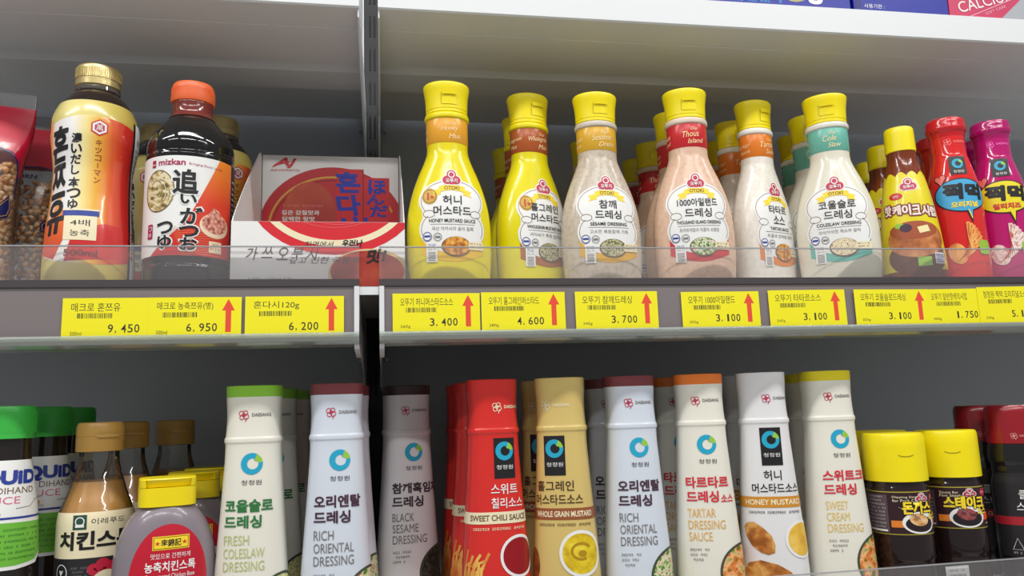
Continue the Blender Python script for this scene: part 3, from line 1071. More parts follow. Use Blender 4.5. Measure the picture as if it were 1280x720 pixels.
# ------------------------------------------------------------------ stock powder box and its display tray
CARD = M('white_carton', (232, 230, 228), .5)
CARD_IN = M('grey_carton_inside', (176, 172, 166), .7)
t = thing('display_tray', 'white cut-front display tray with red soup artwork, straddling the shelf gap', 'display tray')
bm = bmesh.new()
box(bm, -78.5, 78.5, 0, 1.0, 0, 61.5)
bm_obj('front_panel', bm, CARD, t, smooth=False)
for sx in (-1, 1):
    bm = bmesh.new()
    prof = [(1, 0), (1, 61.5)]
    for k in range(30):   # torn zigzag perforation climbing to the back
        y = 1 + 150 * (k + 1) / 30
        z = 61.5 + 118 * ((k + 1) / 30) ** 0.9
        prof += [(y - 2.5, z - 3.2), (y, z)]
    prof += [(236, 182), (236, 0)]
    x = -78.5 if sx < 0 else 77.5
    extrude_x(bm, prof, x, x + 1)
    bm_obj('side_panel', bm, CARD, t, smooth=False)
bm = bmesh.new()
box(bm, -77.5, 77.5, 1, 235, 0, .8)
box(bm, -77.5, 77.5, 235, 236, 0, 182)
bm_obj('tray_base', bm, CARD_IN, t, smooth=False)
REDP = Mgrad('red_soup_print', [(0, (176, 30, 34)), (40, (214, 34, 46)), (80, (206, 32, 44)), (170, (188, 30, 38))], 'V', .4)
fm = lambda u, v, l: (u, -l, v)
P = Print(clip=(-78.4, .3, 78.4, 61.3))
P.ell(14, 92, 80, 62, REDP, 0)
P.cl = (-78.4, .3, 78.4, 61.2)
for r0, m in ((66, CREAM),):
    o_ = ell_pts(14, 92, 71, 54, n=60)
    i_ = ell_pts(14, 92, 65, 48, n=60)
    for k in range(60):
        j = (k + 1) % 60
        P.poly([o_[k], o_[j], i_[j], i_[k]], CREAM, 1)
pale = M('pale_red_line', (232, 120, 120), .4)
for k in range(5):
    P.line(ell_pts(13 + 4 * k, 106 + 3 * k, 62, 50, n=30, a0=225, a1=300), .35, pale, 2)
SOUP = Mnoise('soup_bowl_picture', [(120, 30, 22), (170, 52, 36), (196, 84, 56)], 22)
P.ell(46, 12, 38, 24, M('cream_bowl_picture', (214, 190, 140), .4), 1)
P.ell(44, 14, 34, 20, SOUP, 2)
P.cl = None
INK = M('brush_grey_ink', (70, 66, 68), .4)
for i, ch in enumerate('가쓰오부시'):
    P.text(ch, -60 + i * 13.5, 31 + (i % 2), 12 - (i % 2) * 2, INK, 4, w=10.5, bold=.0, shear=.25)
P.text('우러난', 30, 41, 7, BLACK, 4, w=19, bold=.03, shear=.2)
P.text('자연에서', 0, 40, 5.6, INK, 4, w=26, shear=.2)
P.text('깊고 진한 국물의', 5, 25, 6.5, INK, 4, w=64, shear=.25)
P.text('맛!', 52, 29, 13, BLACK, 5, w=19, bold=.04, shear=.3, rot=5)
P.text('120g (10g×12)', -43, 7, 3.6, GREY, 4, w=38)
P.build('tray_print', t, flat=fm, base=.12, lay=.08)
t.location = (-57 * MM, 11 * MM, CAMZ + (UP + .3) * MM)

t = thing('stock_powder_box', 'white powder box with red disc and blue lettering standing in the tray', 'box')
bm = bmesh.new()
box(bm, -76.8, 76.8, 0, 44, 0, 179.5, .8)
bm_obj('carton', bm, CARD, t, smooth=False)
P = Print(clip=(-76.4, .4, 76.4, 179))
P.ell(2, 92, 82, 74, REDP, 0, n=60)
GR = M('golden_ring_ink', (214, 160, 60), .4)
P.line(ell_pts(2, 92, 71, 62, n=60, a0=20, a1=345), 2.4, GR, 1)
P.line(ell_pts(2, 92, 67, 58, n=60, a0=20, a1=345), 1.0, M('deep_red_ink', (130, 18, 24), .4), 1)
P.cl = None
P.ell(-24, 108, 30, 40, Mnoise('soup_glow_picture', [(170, 40, 34), (190, 70, 44), (200, 90, 50)], 14), 2)
P.rect(6, 60, 35.5, 164, M('panel_red', (206, 26, 36), .4), 3)
P.rect(36.5, 60, 66, 154, M('panel_red'), 3)
P.rect(35.4, 60, 36.6, 164, M('deep_red_ink'), 4)
NAVY = M('bright_blue_ink', (34, 50, 168), .4)
for ch, v_, h_ in (('혼', 148, 24), ('다', 121, 24), ('시', 96, 22)):
    P.text(ch, 19, v_, h_, NAVY, 5, w=27, bold=.05, shear=-.12)
for ch, u_, v_, h_ in (('ほ', 52, 143, 17), ('ん', 50, 128, 12), ('だ', 54, 114, 14), ('し', 47, 98, 16)):
    P.text(ch, u_, v_, h_, NAVY, 5, w=20, bold=.045)
P.text('Aj', -52, 170, 12, RED, 4, w=25, bold=.045, shear=.3)
P.line([(-66, 165), (-60, 168), (-46, 172)], 1.2, RED, 4)
P.text('AJINOMOTO', -52, 161, 3.2, RED, 4, w=32)
P.small(-56, 119.5, -10, 3, pale, 4, 8)
P.text('깊은 감칠맛과', -34, 111.5, 5.6, WHITE, 4, w=42, bold=.02)
P.text('담백한 뒷맛', -36, 104, 5.6, WHITE, 4, w=36, bold=.02)
P.build('box_print', t, flat=fm, base=.12, lay=.08)
t.location = (-57 * MM, 172 * MM, CAMZ + (UP + 1.4) * MM)

# ------------------------------------------------------------------ popcorn pouches
FILM = Mclear('clear_pouch_film', (250, 248, 246), .04, .02, (215, 212, 212), .15, 1.2)
HAZE = Mclear('hazy_pouch_seal', (225, 225, 226), .42, .1, (150, 150, 152), .2)
PRED = M('pouch_red_print', (196, 22, 52), .25, coat=.3)
PNAVY = M('pouch_navy_print', (34, 34, 92), .3)
KERN = Mnoise('popcorn_kernels', [(206, 136, 74), (240, 190, 128), (250, 226, 190), (242, 166, 94)], 130, .35, 1.0)
PO_S = Shape([(0, 34, 18), (4, 36, 23), (30, 37.5, 26), (80, 38, 26), (120, 39, 22), (138, 41.5, 18), (154, 45, 12), (168, 47, 8), (182, 47.5, 4.5), (190, 47.5, 2.4), (191, 47.5, 2.2)], 2.6)
kp = bmesh.new()
bmesh.ops.create_icosphere(kp, subdivisions=1, radius=1)
KV = [v.co.copy() for v in kp.verts]
KF = [[v.index for v in f.verts] for f in kp.faces]
kp.free()


def pouch(label):
    t = thing('popcorn_pouch', label, 'popcorn pouch', 'popcorn kernel pouches')
    bm = PO_S.bm(0, 150, per=4, top=False)
    bm_obj('film', bm, FILM, t, angle=60)
    bm = PO_S.bm(150, 190.5, per=4, bottom=False, off=.15)
    bm_obj('header', bm, PRED, t, angle=60)
    sl = Shape([(190.4, 47, 1.2), (205, 47, 1.2)], 6, True)
    bm_obj('top_seal', sl.bm(), HAZE, t)
    rnd = random.Random(3)
    bm = bmesh.new()
    z = 9.0
    row = 0
    while z < 128:
        a, b = float(PO_S.A(z)) - 4.2, float(PO_S.B(z)) - 4.2
        nn = int(2 * (a + b) * 1.75 / 7.2)
        for k in range(nn):
            th = 2 * pi * (k + .5 * (row % 2)) / nn + rnd.uniform(-.03, .03)
            x = a * np.sign(sin(th)) * abs(sin(th)) ** .77
            y = -b * np.sign(cos(th)) * abs(cos(th)) ** .77
            x, y, zz = x + rnd.uniform(-.8, .8), y + rnd.uniform(-1, 1), z + rnd.uniform(-1.6, 1.6)
            S = Matrix.Translation((x * MM, y * MM, zz * MM)) @ Matrix.Rotation(rnd.uniform(0, 6.3), 4, Vector((rnd.uniform(-1, 1), rnd.uniform(-1, 1), rnd.uniform(-1, 1))).normalized()) @ \
                Matrix.Diagonal((rnd.uniform(3.6, 4.5) * MM, rnd.uniform(2.6, 3.4) * MM, rnd.uniform(3.8, 5.0) * MM, 1))
            vs = [bm.verts.new(S @ (v if v.z > -.3 else Vector((v.x * .7, v.y * .7, v.z * 1.1)))) for v in KV]
            for f in KF:
                bm.faces.new([vs[i] for i in f])
        z += 5.4
        row += 1
    k = bm_obj('kernels', bm, KERN, t, angle=180)
    k['kind'] = 'stuff'
    P = Print()
    P.poly([(-50, 118), (-42, 118), (-40, 132), (-33, 142), (-20, 146), (20, 146), (33, 142), (40, 132), (42, 118), (50, 118), (52, 151), (-52, 151)], PRED, 0)
    P.line([(-41, 96), (-41, 122), (-38, 134), (-32, 141), (-20, 145), (20, 145), (32, 141), (38, 134), (41, 122), (41, 96)], 1.5, PNAVY, 1)
    P.poly([(22, 84), (29, 90), (35, 98), (38, 85), (35, 76), (28, 74), (22, 77)], PNAVY, 2)
    P.line([(24, 83), (29, 88), (35, 95), (36.6, 85), (34, 78), (29, 76), (24, 78)], .6, GOLD, 3, True)
    P.text('POPCORN', -4, 134, 5, PNAVY, 2, w=38, bold=.02)
    P.build('pouch_print', t, PO_S, step=3.6)
    return t


p1 = pouch('red topped popcorn kernel pouch in front of another one, cut off by the frame')
p1.location = (-382 * MM, 72 * MM, CAMZ + (UP + .3) * MM)
p1.rotation_euler = (0, 0, radians(14))
p2 = dup(p1, 'red topped popcorn kernel pouch standing behind the nearer pouch')
p2.location = (-365 * MM, 138 * MM, CAMZ + (UP + .3) * MM)
p2.rotation_euler = (0, 0, radians(8))

# ------------------------------------------------------------------ tall dressing bottles on the lower shelf
CJ = [(0, 31.5, 22.5), (2.5, 33, 24), (25, 32.8, 24), (50, 32, 23.8), (91, 29.2, 23), (141, 25.8, 22), (174, 24.2, 21.2), (177, 24.3, 21.3), (179.4, 25.2, 22), (181.4, 25.2, 22), (184, 24.1, 21.4), (202, 23.4, 20.8), (219, 24.2, 21.4), (229, 24.5, 21.6)]
CJ_S = Shape(CJ, ([60, 150], [2.6, 3.0]))
CJ_SEG = dict(segs=88)
PALE = M('pearl_white_sleeve', (228, 227, 228), .28, coat=.2)
PALE_C = M('cool_white_sleeve', (212, 219, 230), .28, coat=.2)
PALE_W = M('warm_white_sleeve', (232, 229, 216), .28, coat=.2)


def tall(label, body, capm, draw, mark=CRIMSON, word=GREY, mu=-6):
    t = thing('dressing_bottle', label, 'sauce bottle', 'tall dressing bottles on the lower shelf')
    bm_obj('body', CJ_S.bm(0, 219, **CJ_SEG), body, t, angle=60)
    bm = CJ_S.bm(219, 228.4, top=False, bottom=False, **CJ_SEG)
    top = Shape([(228.4, 24.45, 21.55), (229, 23.9, 21.0), (229.1, 23.0, 20.2), (227.6, 22.6, 19.8), (227.5, .5, .5)], 3.0, True)
    # rim and slightly sunk lid
    th = np.linspace(-pi, pi, 88, endpoint=False)
    rr = []
    for z, a, b in ((228.4, 24.48, 21.58), (229.1, 23.9, 21.0), (229.1, 23.2, 20.4), (227.8, 22.7, 19.9)):
        k = 2 / 3.0
        rr.append([bm.verts.new((a * np.sign(sin(q)) * abs(sin(q)) ** k * MM, -b * np.sign(cos(q)) * abs(cos(q)) ** k * MM, z * MM)) for q in th])
    for j in range(3):
        for i in range(88):
            bm.faces.new((rr[j][i], rr[j][(i + 1) % 88], rr[j + 1][(i + 1) % 88], rr[j + 1][i]))
    bm.faces.new(rr[3])
    bm_obj('cap', bm, capm, t, angle=50)
    P = Print()
    squiggle(P, mu, 203, 4.9, mark, 1, True, word)
    P.build('maker_mark', t, CJ_S, step=3.6)
    P = Print()
    draw(P)
    P.build('label', t, CJ_S, step=3.6)
    return t


def white_print(l1, l2, en, inkc, enc, food, u0=-21, small='바로 먹는 샐러드'):
    def d(P):
        swirl(P, 2, 160, 9.4, 1, '청정원')
        P.text(l1, u0, 124, 10.6, inkc, 2, w=10.5 * len(l1), bold=.035, align='l')
        if l2.endswith('소스'):
            P.text('드레싱', u0, 110.4, 10.6, inkc, 2, w=31, bold=.035, align='l')
            P.text('소스', u0 + 33, 108.6, 7, inkc, 2, w=13.5, bold=.025, align='l')
        else:
            P.text(l2, u0, 110.4, 10.6, inkc, 2, w=10.8 * len(l2), bold=.035, align='l')
        for i, e in enumerate(en):
            P.text(e, u0, 95 - 10.9 * i, 8.2, enc, 2, w=4.45 * len(e), align='l')
        for i in range(3):
            P.small(u0, 61 - 4.6 * i, u0 + (20, 17, 12)[i], 2.6, GREY, 2, i + len(l1))
        u, v, r = 33, 39, 27
        P.ell(u, v, r, r, M('dark_bowl_picture', (70, 78, 60), .4), 1)
        P.ell(u, v, r - 2.4, r - 2.4, food, 2)
    return d


def boxed_print(l1, l2, inkc, banner, bant, bancol, extra, u0):
    def d(P):
        P.rect(u0 - 10.2, 137, u0 + 10.2, 174, BLACK, 1)
        swirl(P, u0, 162, 8.6, 2, '청정원', WHITE)
        P.text(l1, u0 - 1, 127.5, 9.6, inkc, 2, w=(8.6 if len(l1) < 4 else 9.2) * len(l1), bold=.012)
        P.text(l2, u0 + 2, 115, 9.6, inkc, 2, w=7.9 * len(l2), bold=.012)
        P.poly([(-46, 96.5), (46, 96.5), (44, 107), (-44, 107)], banner, 1)
        P.text(bant, 1, 101.8, 5.4, bancol, 2, w=56, bold=.025)
        P.small(-24, 92, 26, 2.6, inkc if inkc is not WHITE else CREAM, 2, 12)
        extra(P)
    return d


GREENI = M('green_ink', (48, 120, 62), .4)
OLIVE = M('pale_olive_ink', (186, 196, 130), .4)
PLUM = M('plum_ink', (74, 44, 62), .4)
REDI = M('bright_red_ink', (214, 52, 66), .4)
AMBER = M('amber_ink', (226, 176, 90), .4)
DPLUM = M('dark_plum_ink', (64, 52, 62), .4)
GREENSALAD = Mnoise('leafy_salad_picture', [(60, 110, 40), (140, 170, 80), (236, 232, 200), (180, 70, 60)], 260)
SHRED = Mnoise('cabbage_picture', [(150, 160, 70), (225, 220, 150), (245, 240, 200)], 420)
SHRIMP = Mnoise('shrimp_salad_picture', [(60, 120, 40), (226, 120, 50), (240, 190, 130), (110, 150, 60)], 130)
BLACKS = Mnoise('black_sesame_picture', [(24, 26, 24), (44, 48, 42), (80, 84, 70)], 300)
G_LOW = 'tall dressing bottles on the lower shelf'

lcol = tall('tall white coleslaw bottle with light green top band, beside the grey bottle', PALE_W, M('lime_cap', (138, 196, 58), .35),
            white_print('코울슬로', '드레싱', ['FRESH', 'COLESLAW', 'DRESSING'], GREENI, OLIVE, SHRED))
put(lcol, -116.5, 45, LOW, -10)
lori = tall('tall white oriental dressing bottle with maroon top band, beside the green banded one', PALE_C, M('maroon_cap', (122, 58, 62), .35),
            white_print('오리엔탈', '드레싱', ['RICH', 'ORIENTAL', 'DRESSING'], PLUM, GREY, GREENSALAD))
put(lori, -42.5, 45, LOW, 2)
lses = tall('tall white bottle with near-black top band, set back in shadow', PALE, M('umber_cap', (62, 46, 44), .35),
            white_print('참깨흑임자', '드레싱', ['BLACK', 'SESAME', 'DRESSING'], DPLUM, GREY, BLACKS))
put(lses, 25, 138, LOW, 14)

CHILI = M('chili_red_sleeve', (216, 46, 40), .28, coat=.25)
MUST = M('mustard_tan_sleeve', (214, 188, 114), .3, coat=.2)


def chili_extra(P):
    fl = Mnoise('noodle_picture', [(190, 40, 30), (214, 120, 50), (236, 190, 90)], 70, stretch=(1, 1, .3))
    for k in range(9):
        P.line([(-40 + k * 2.6, 30), (-36 + k * 2.4, 52 + (k * 7) % 13), (-30 + k * 2.6, 74 - (k * 11) % 17)], 2.6, fl, 1 + k % 2)
    P.ell(-28, 36, 15, 15, fl, 1)
    bowl(P, 20, 67, 19, M('chili_sauce_picture', (150, 18, 26), .3), 3)


def must_extra(P):
    gm = Mnoise('mustard_dip_picture', [(196, 160, 20), (226, 196, 30), (240, 220, 70)], 90)
    bowl(P, 16, 66, 21, gm, 3)
    P.arc(16, 68, 9, 7, 2.4, M('mustard_swirl', (176, 136, 20), .35), 5, a0=30, a1=300)
    P.ell(17, 66, 4, 3, M('mustard_swirl'), 5)
    P.ell(-32, 56, 7, 15, Mnoise('sausage_picture', [(120, 60, 30), (180, 100, 50)], 90), 2)


def hm_extra(P):
    P.poly([(-31, 78), (-27, 82), (-20, 83), (-12, 78), (-4, 70), (-1, 61), (-2, 54), (-8, 52), (-15, 54), (-23, 60), (-29, 69)], FRIED, 2)
    P.poly([(-34, 36), (-28, 44), (-16, 47), (0, 43), (12, 36), (16, 28), (8, 24), (-14, 25), (-28, 28)], FRIED, 2)
    gm = Mnoise('honey_dip_picture', [(214, 160, 50), (232, 186, 70), (240, 206, 110)], 60)
    bowl(P, 27, 66, 18, gm, 3)


chili = tall('tall red sweet chili bottle at the front of the red row', CHILI, CHILI, boxed_print('스위트', '칠리소스', WHITE, CREAM, 'SWEET CHILI SAUCE', BROWN, chili_extra, 8), CREAM, CREAM, 2)
put(chili, 104.5, 45, LOW, 8)
must = tall('tall tan whole grain mustard bottle beside the red row', MUST, MUST, boxed_print('홀그레인', '머스타드소스', M('dark_brown_ink', (70, 44, 26), .4), M('rust_banner', (150, 82, 46), .4), 'WHOLE GRAIN MUSTARD', CREAM, must_extra, -6), CREAM, CREAM, -13)
put(must, 173, 45, LOW, -4)
lori2 = dup(lori, 'tall white maroon banded oriental bottle between the tan and orange banded ones')
put(lori2, 244, 45, LOW, 14)
ltar = tall('tall white tartar sauce bottle with orange top band', PALE_W, M('orange_top_cap', (232, 122, 46), .35),
            white_print('타르타르', '드레싱소스', ['TARTAR', 'DRESSING', 'SAUCE'], REDI, AMBER, SHRIMP))
put(ltar, 317.5, 45, LOW, 8)
lhm = tall('tall all white honey mustard bottle with fried chicken picture', PALE, M('white_top_cap', (228, 227, 228), .35),
           boxed_print('허니', '머스타드소스', BLACK, M('amber_banner', (206, 140, 40), .4), 'HONEY MUSTARD', CREAM, hm_extra, 3), CRIMSON, GREY, 2)
put(lhm, 386, 45, LOW, 8)
lsw = tall('tall white sweet cream dressing bottle with yellow top band', PALE_W, M('yellow_top_cap', (228, 210, 36), .35),
           white_print('스위트크림', '드레싱', ['SWEET', 'CREAM', 'DRESSING'], REDI, M('pale_gold_ink', (228, 196, 110), .4), SHRIMP, -19))
put(lsw, 459, 45, LOW, 22)
for src, x, y, ap, lb in (
        (lcol, -112, 131, 0, 'green banded coleslaw bottle standing second in its row, behind the front one'),
        (lcol, -106, 197, 0, 'green banded coleslaw bottle third back in its row'),
        (lori, -38, 105, 0, 'maroon banded oriental bottle behind the front one near the shelf gap'),
        (chili, 98.6, 106, 8, 'red chili bottle standing second in the red row'),
        (chili, 95, 167, 8, 'red chili bottle third back in the red row'),
        (must, 169.7, 106, 0, 'tan mustard bottle directly behind the front mustard bottle'),
        (lori, 240.4, 106, 8, 'maroon banded bottle behind the oriental one next to the tan mustard'),
        (ltar, 318, 108, 8, 'orange banded tartar bottle directly behind the front tartar sauce'),
        (lhm, 399, 107, 8, 'all white bottle directly behind the front honey mustard bottle'),
        (lsw, 477, 112, 20, 'yellow banded bottle directly behind the front sweet cream dressing')):
    put(dup(src, lb), x, y, LOW, ap)

# ------------------------------------------------------------------ green capped seasoning bottles
LQ_S = Shape([(0, 26, 26), (3, 28, 28), (40, 28.4, 28.4), (87, 27, 27), (127, 24.4, 24.4), (150, 21, 21), (167, 18.4, 18.4), (176, 17, 17), (186, 16.6, 16.6), (189, 16.6, 16.6)], 2.1)


def liquid(label):
    t = thing('seasoning_bottle', label, 'seasoning bottle', 'green capped seasoning bottles')
    bm_obj('body', LQ_S.bm(), M('dark_brown_glass', (34, 27, 24), .08, coat=.5), t, angle=50)
    cs = Shape([(189, 18.5, 18.5), (189.4, 19.8, 19.8), (205, 19.9, 19.9), (214, 19.7, 19.7), (216.6, 18.8, 18.8), (217.3, 17, 17), (217.4, .4, .4)], 2, True)
    bm = cs.bm()
    for k in range(64):
        a = 2 * pi * k / 64
        bmesh.ops.create_cube(bm, size=1, matrix=Matrix.Rotation(a, 4, 'Z') @ Matrix.Translation((0, 19.85 * MM, 203 * MM)) @ Matrix.Diagonal((.7 * MM, .5 * MM, 18 * MM, 1)))
    bm_obj('cap', bm, M('green_cap', (64, 186, 74), .35), t)
    P = Print()
    out = [(-40, 171), (33.5, 171), (38, 120), (40, 100), (38, 92), (30, 84.5), (10, 82), (-40, 82)]
    P.poly(out, WHITE, 0)
    GRN = M('lime_label_print', (112, 186, 62), .35)
    P.poly([(-40, 121), (37.4, 119), (38.4, 100), (36, 93.5), (28, 87.5), (10, 85), (-40, 85)], GRN, 1)
    DG = M('deep_green_ink', (54, 110, 40), .4)
    for k in range(6):
        P.small(-8 - k, 114 - 4.6 * k, 33 - 1.0 * k, 2.0, DG, 2, k)
    P.text('LiQUiD', -3, 156, 13, BLUE, 2, w=56, bold=.07)
    P.text('DIHAND', 8, 146, 5.2, BROWN, 2, w=30)
    P.text('SAUCE', -6, 138, 6, M('pink_ink', (214, 110, 140), .4), 2, w=34)
    P.line([(8, 131), (20, 132), (26, 137), (36, 138)], .5, GREY, 2)
    fl = M('petal_ink', (240, 160, 40), .4)
    for k in range(10):
        a = radians(36 * k)
        P.line([(-19, 130), (-19 + 13 * cos(a), 130 + 11 * sin(a))], 3.0, fl, 2 + k % 2)
    P.ell(-19, 124, 9, 8, RIBBON, 4)
    P.rect(-10, 122.6, 36, 124.4, BLUE, 2)
    P.small(-8, 127, 0, 2, GREY, 2, 5)
    P.build('label', t, LQ_S, step=3.4)
    return t


l1 = liquid('green capped seasoning bottle with blue lettering, first of its row by the shelf front')
put(l1, -322.5, 45, LOW, 0)
put(dup(l1, 'green capped seasoning bottle second in its row, partly behind the tan capped bottle'), -318, 112, LOW, 6)
put(dup(l1, 'green capped seasoning bottle in deep shadow, third back in its row'), -318, 174, LOW, 10)

# ------------------------------------------------------------------ chicken stock bottle, tan cap
CK_S = Shape([(0, 27, 27), (3, 29.6, 29.6), (60, 30.4, 30.4), (112, 30.4, 30.4), (121, 29.6, 29.6), (128, 27.6, 27.6), (140, 23.6, 23.6), (150, 20.6, 20.6), (160, 17.8, 17.8), (169, 16.2, 16.2), (178, 16, 16)], 2.2)


def stock(label):
    t = thing('chicken_stock_bottle', label, 'stock bottle', 'tan capped chicken stock bottles')
    bm_obj('glass', CK_S.bm(top=False), Mclear('clear_bottle', (250, 248, 245), .04, .03, (180, 175, 165), .05, 1.3), t, angle=50)
    lq = Shape([(1.5, 26, 26)] + [(z, float(CK_S.A(z)) - 1.2, float(CK_S.B(z)) - 1.2) for z in (4, 60, 112, 121, 128, 140, 149.5)], 2.2)
    bm_obj('stock', lq.bm(), M('amber_stock', (206, 156, 82), .25), t, angle=50)
    cs = Shape([(176, 16.4, 16.4), (176.6, 19.4, 19.4), (189, 19.5, 19.5), (189.4, 19.2, 19.2), (190, 19.2, 19.2), (190.4, 19.5, 19.5), (199, 19.3, 19.3), (202, 18.2, 18.2), (203, 16.4, 16.4), (203.1, .4, .4)], 2, True)
    cap = bm_obj('cap', cs.bm(), M('tan_cap', (206, 160, 82), .35), t)
    P = Print()
    P.rect(-3, 189, 16, 192.4, M('tan_cap'), 14, 1)
    P.line([(-3, 191), (16, 190.6)], .5, M('tan_cap_line', (232, 200, 136), .4), 16)
    P.build('thumb_tab', cap, cs, step=3)
    P = Print()
    P.rect(-52, 30, 52, 124, CREAM, 0)
    CH = M('charcoal_ink', (38, 38, 40), .4)
    P.rect(-52, 30, 52, 85, CH, 1)
    P.rect(-18, 109.5, -7, 122, M('bottle_green_ink', (40, 74, 62), .4), 2)
    P.arc(-12.5, 116.5, 3.4, 3.4, .8, WHITE, 3)
    P.rect(-16, 111.5, -9, 114, WHITE, 3)
    P.text('이레푸드', 10, 116, 5.0, CH, 2, w=27)
    P.text('치킨스톡', 1, 100, 15.5, BLACK, 2, w=62, bold=.045)
    P.arc(-27, 73, 5.6, 7, .7, WHITE, 2)
    P.text('v', -27, 73, 4, WHITE, 3, bold=.08)
    for k in range(3):
        P.small(-18, 77 - 3.4 * k, -4, 2, GREY, 3, k)
        P.small(30, 80 - 8 * k, 42, 3.4, GREY, 3, k + 4)
    # rooster head
    comb = M('comb_red_ink', (196, 30, 60), .4)
    for du, dv, r in ((-7, 76, 5), (0, 79, 6), (8, 77, 5.4), (13, 73, 4.4)):
        P.ell(7 + du, dv - 1, r, r, comb, 2)
    P.rect(-1, 68, 20, 76, comb, 2)
    P.ell(10, 56, 14, 18, CREAM, 3)
    P.poly([(-10, 64), (0, 69), (2, 60), (-3, 61.5)], CREAM, 4)
    P.ell(8, 66, 1.9, 1.5, BLACK, 5)
    P.build('label', t, CK_S, step=3.4)
    return t


c1 = stock('clear chicken stock bottle with tan cap and cream label, in front')
put(c1, -259.5, 78, LOW, 0)
c1.scale = (1.035, 1.035, 0.99)
put(dup(c1, 'tan capped stock bottle in shadow directly behind the front chicken stock'), -256, 144, LOW, 0)
put(dup(c1, 'brown capped bottle in deep shadow at the back of the chicken stock row'), -226, 207, LOW, 0)

# ------------------------------------------------------------------ grey flip cap concentrate bottles
LK_S = Shape([(0, 34, 22), (3, 38, 25), (30, 41, 27), (65, 42, 27.4), (86, 40.6, 27), (100, 37.4, 26), (110, 33.6, 24.6), (119, 28.4, 22.6), (126, 22.6, 19.6), (128, 21, 18)], 2.3)


def conc(label):
    t = thing('concentrate_bottle', label, 'stock bottle', 'grey bottles with yellow flip caps')
    bm_obj('body', LK_S.bm(), M('mauve_grey_bottle', (134, 124, 132), .25, coat=.3), t, angle=50)
    cs = Shape([(127, 22.6, 19.6), (127.4, 23.4, 20.4), (143.0, 23.4, 20.4)], 3.4, True)
    cap = bm_obj('cap', cs.bm(segs=88), M('flip_cap_yellow', (244, 220, 22), .32), t)
    bm = Shape([(143.2, 22.4, 19.4), (143.4, 23.2, 20.2), (150, 23.3, 20.3), (151, 22.6, 19.6)], 3.4, True).bm(segs=88)
    # thumb notch cut into the lid front
    for v in bm.verts:
        if abs(v.co.x) < 17.5 * MM and v.co.y < -14 * MM and v.co.z < 149.5 * MM:
            v.co.y += 4.5 * MM
    bm_obj('flip_lid', bm, M('flip_cap_yellow'), cap)
    P = Print()
    RL = M('concentrate_red_label', (192, 26, 48), .3, coat=.2)
    P.ell(2, 65, 32, 48, RL, 0, n=56)
    P.rect(-11.5, 92.5, 17.5, 103.5, RIBBON, 1)
    P.rect(-10.8, 93.2, 16.8, 102.8, M('banner_ink', (130, 96, 20), .4), 2)
    P.rect(-10.2, 93.8, 16.2, 102.2, RIBBON, 3)
    P.text('李錦記', 3, 98, 6.2, BLACK, 4, w=16, bold=.02)
    P.text('★', -7.6, 98, 4, RED, 4)
    P.text('★', 13.6, 98, 4, RED, 4)
    P.text('맛있으로 간편하게', 3, 87.5, 4.4, WHITE, 2, w=31)
    P.text('농축치킨스톡', 3, 79, 8.4, WHITE, 2, w=40, bold=.02)
    P.text('Concentrated Chicken Base', 3, 71.4, 3.6, WHITE, 2, w=39)
    P.line([(30, 60), (32, 50), (31, 44)], .6, WHITE, 2)
    P.ell(2, 48, 20, 8, FRIED, 2)
    P.build('label', t, LK_S, step=3.4)
    return t


g1 = conc('mauve grey bottle with yellow flip cap and round red label, in front')
put(g1, -188.5, 38, LOW, 3)
put(dup(g1, 'grey bottle with yellow flip cap directly behind the front one'), -180, 98, LOW, 0)
put(dup(g1, 'yellow flip cap bottle in shadow, third back in the grey bottle row'), -180, 160, LOW, 0)

# ------------------------------------------------------------------ short dark sauce bottles with yellow caps
DK_S = Shape([(0, 25, 25), (3, 27.6, 27.6), (30, 28.4, 28.4), (36, 27.4, 27.4), (40, 28.4, 28.4), (104, 28.6, 28.6), (108, 28.0, 28.0), (112, 27, 27), (116, 26.6, 26.6)], 2.2)


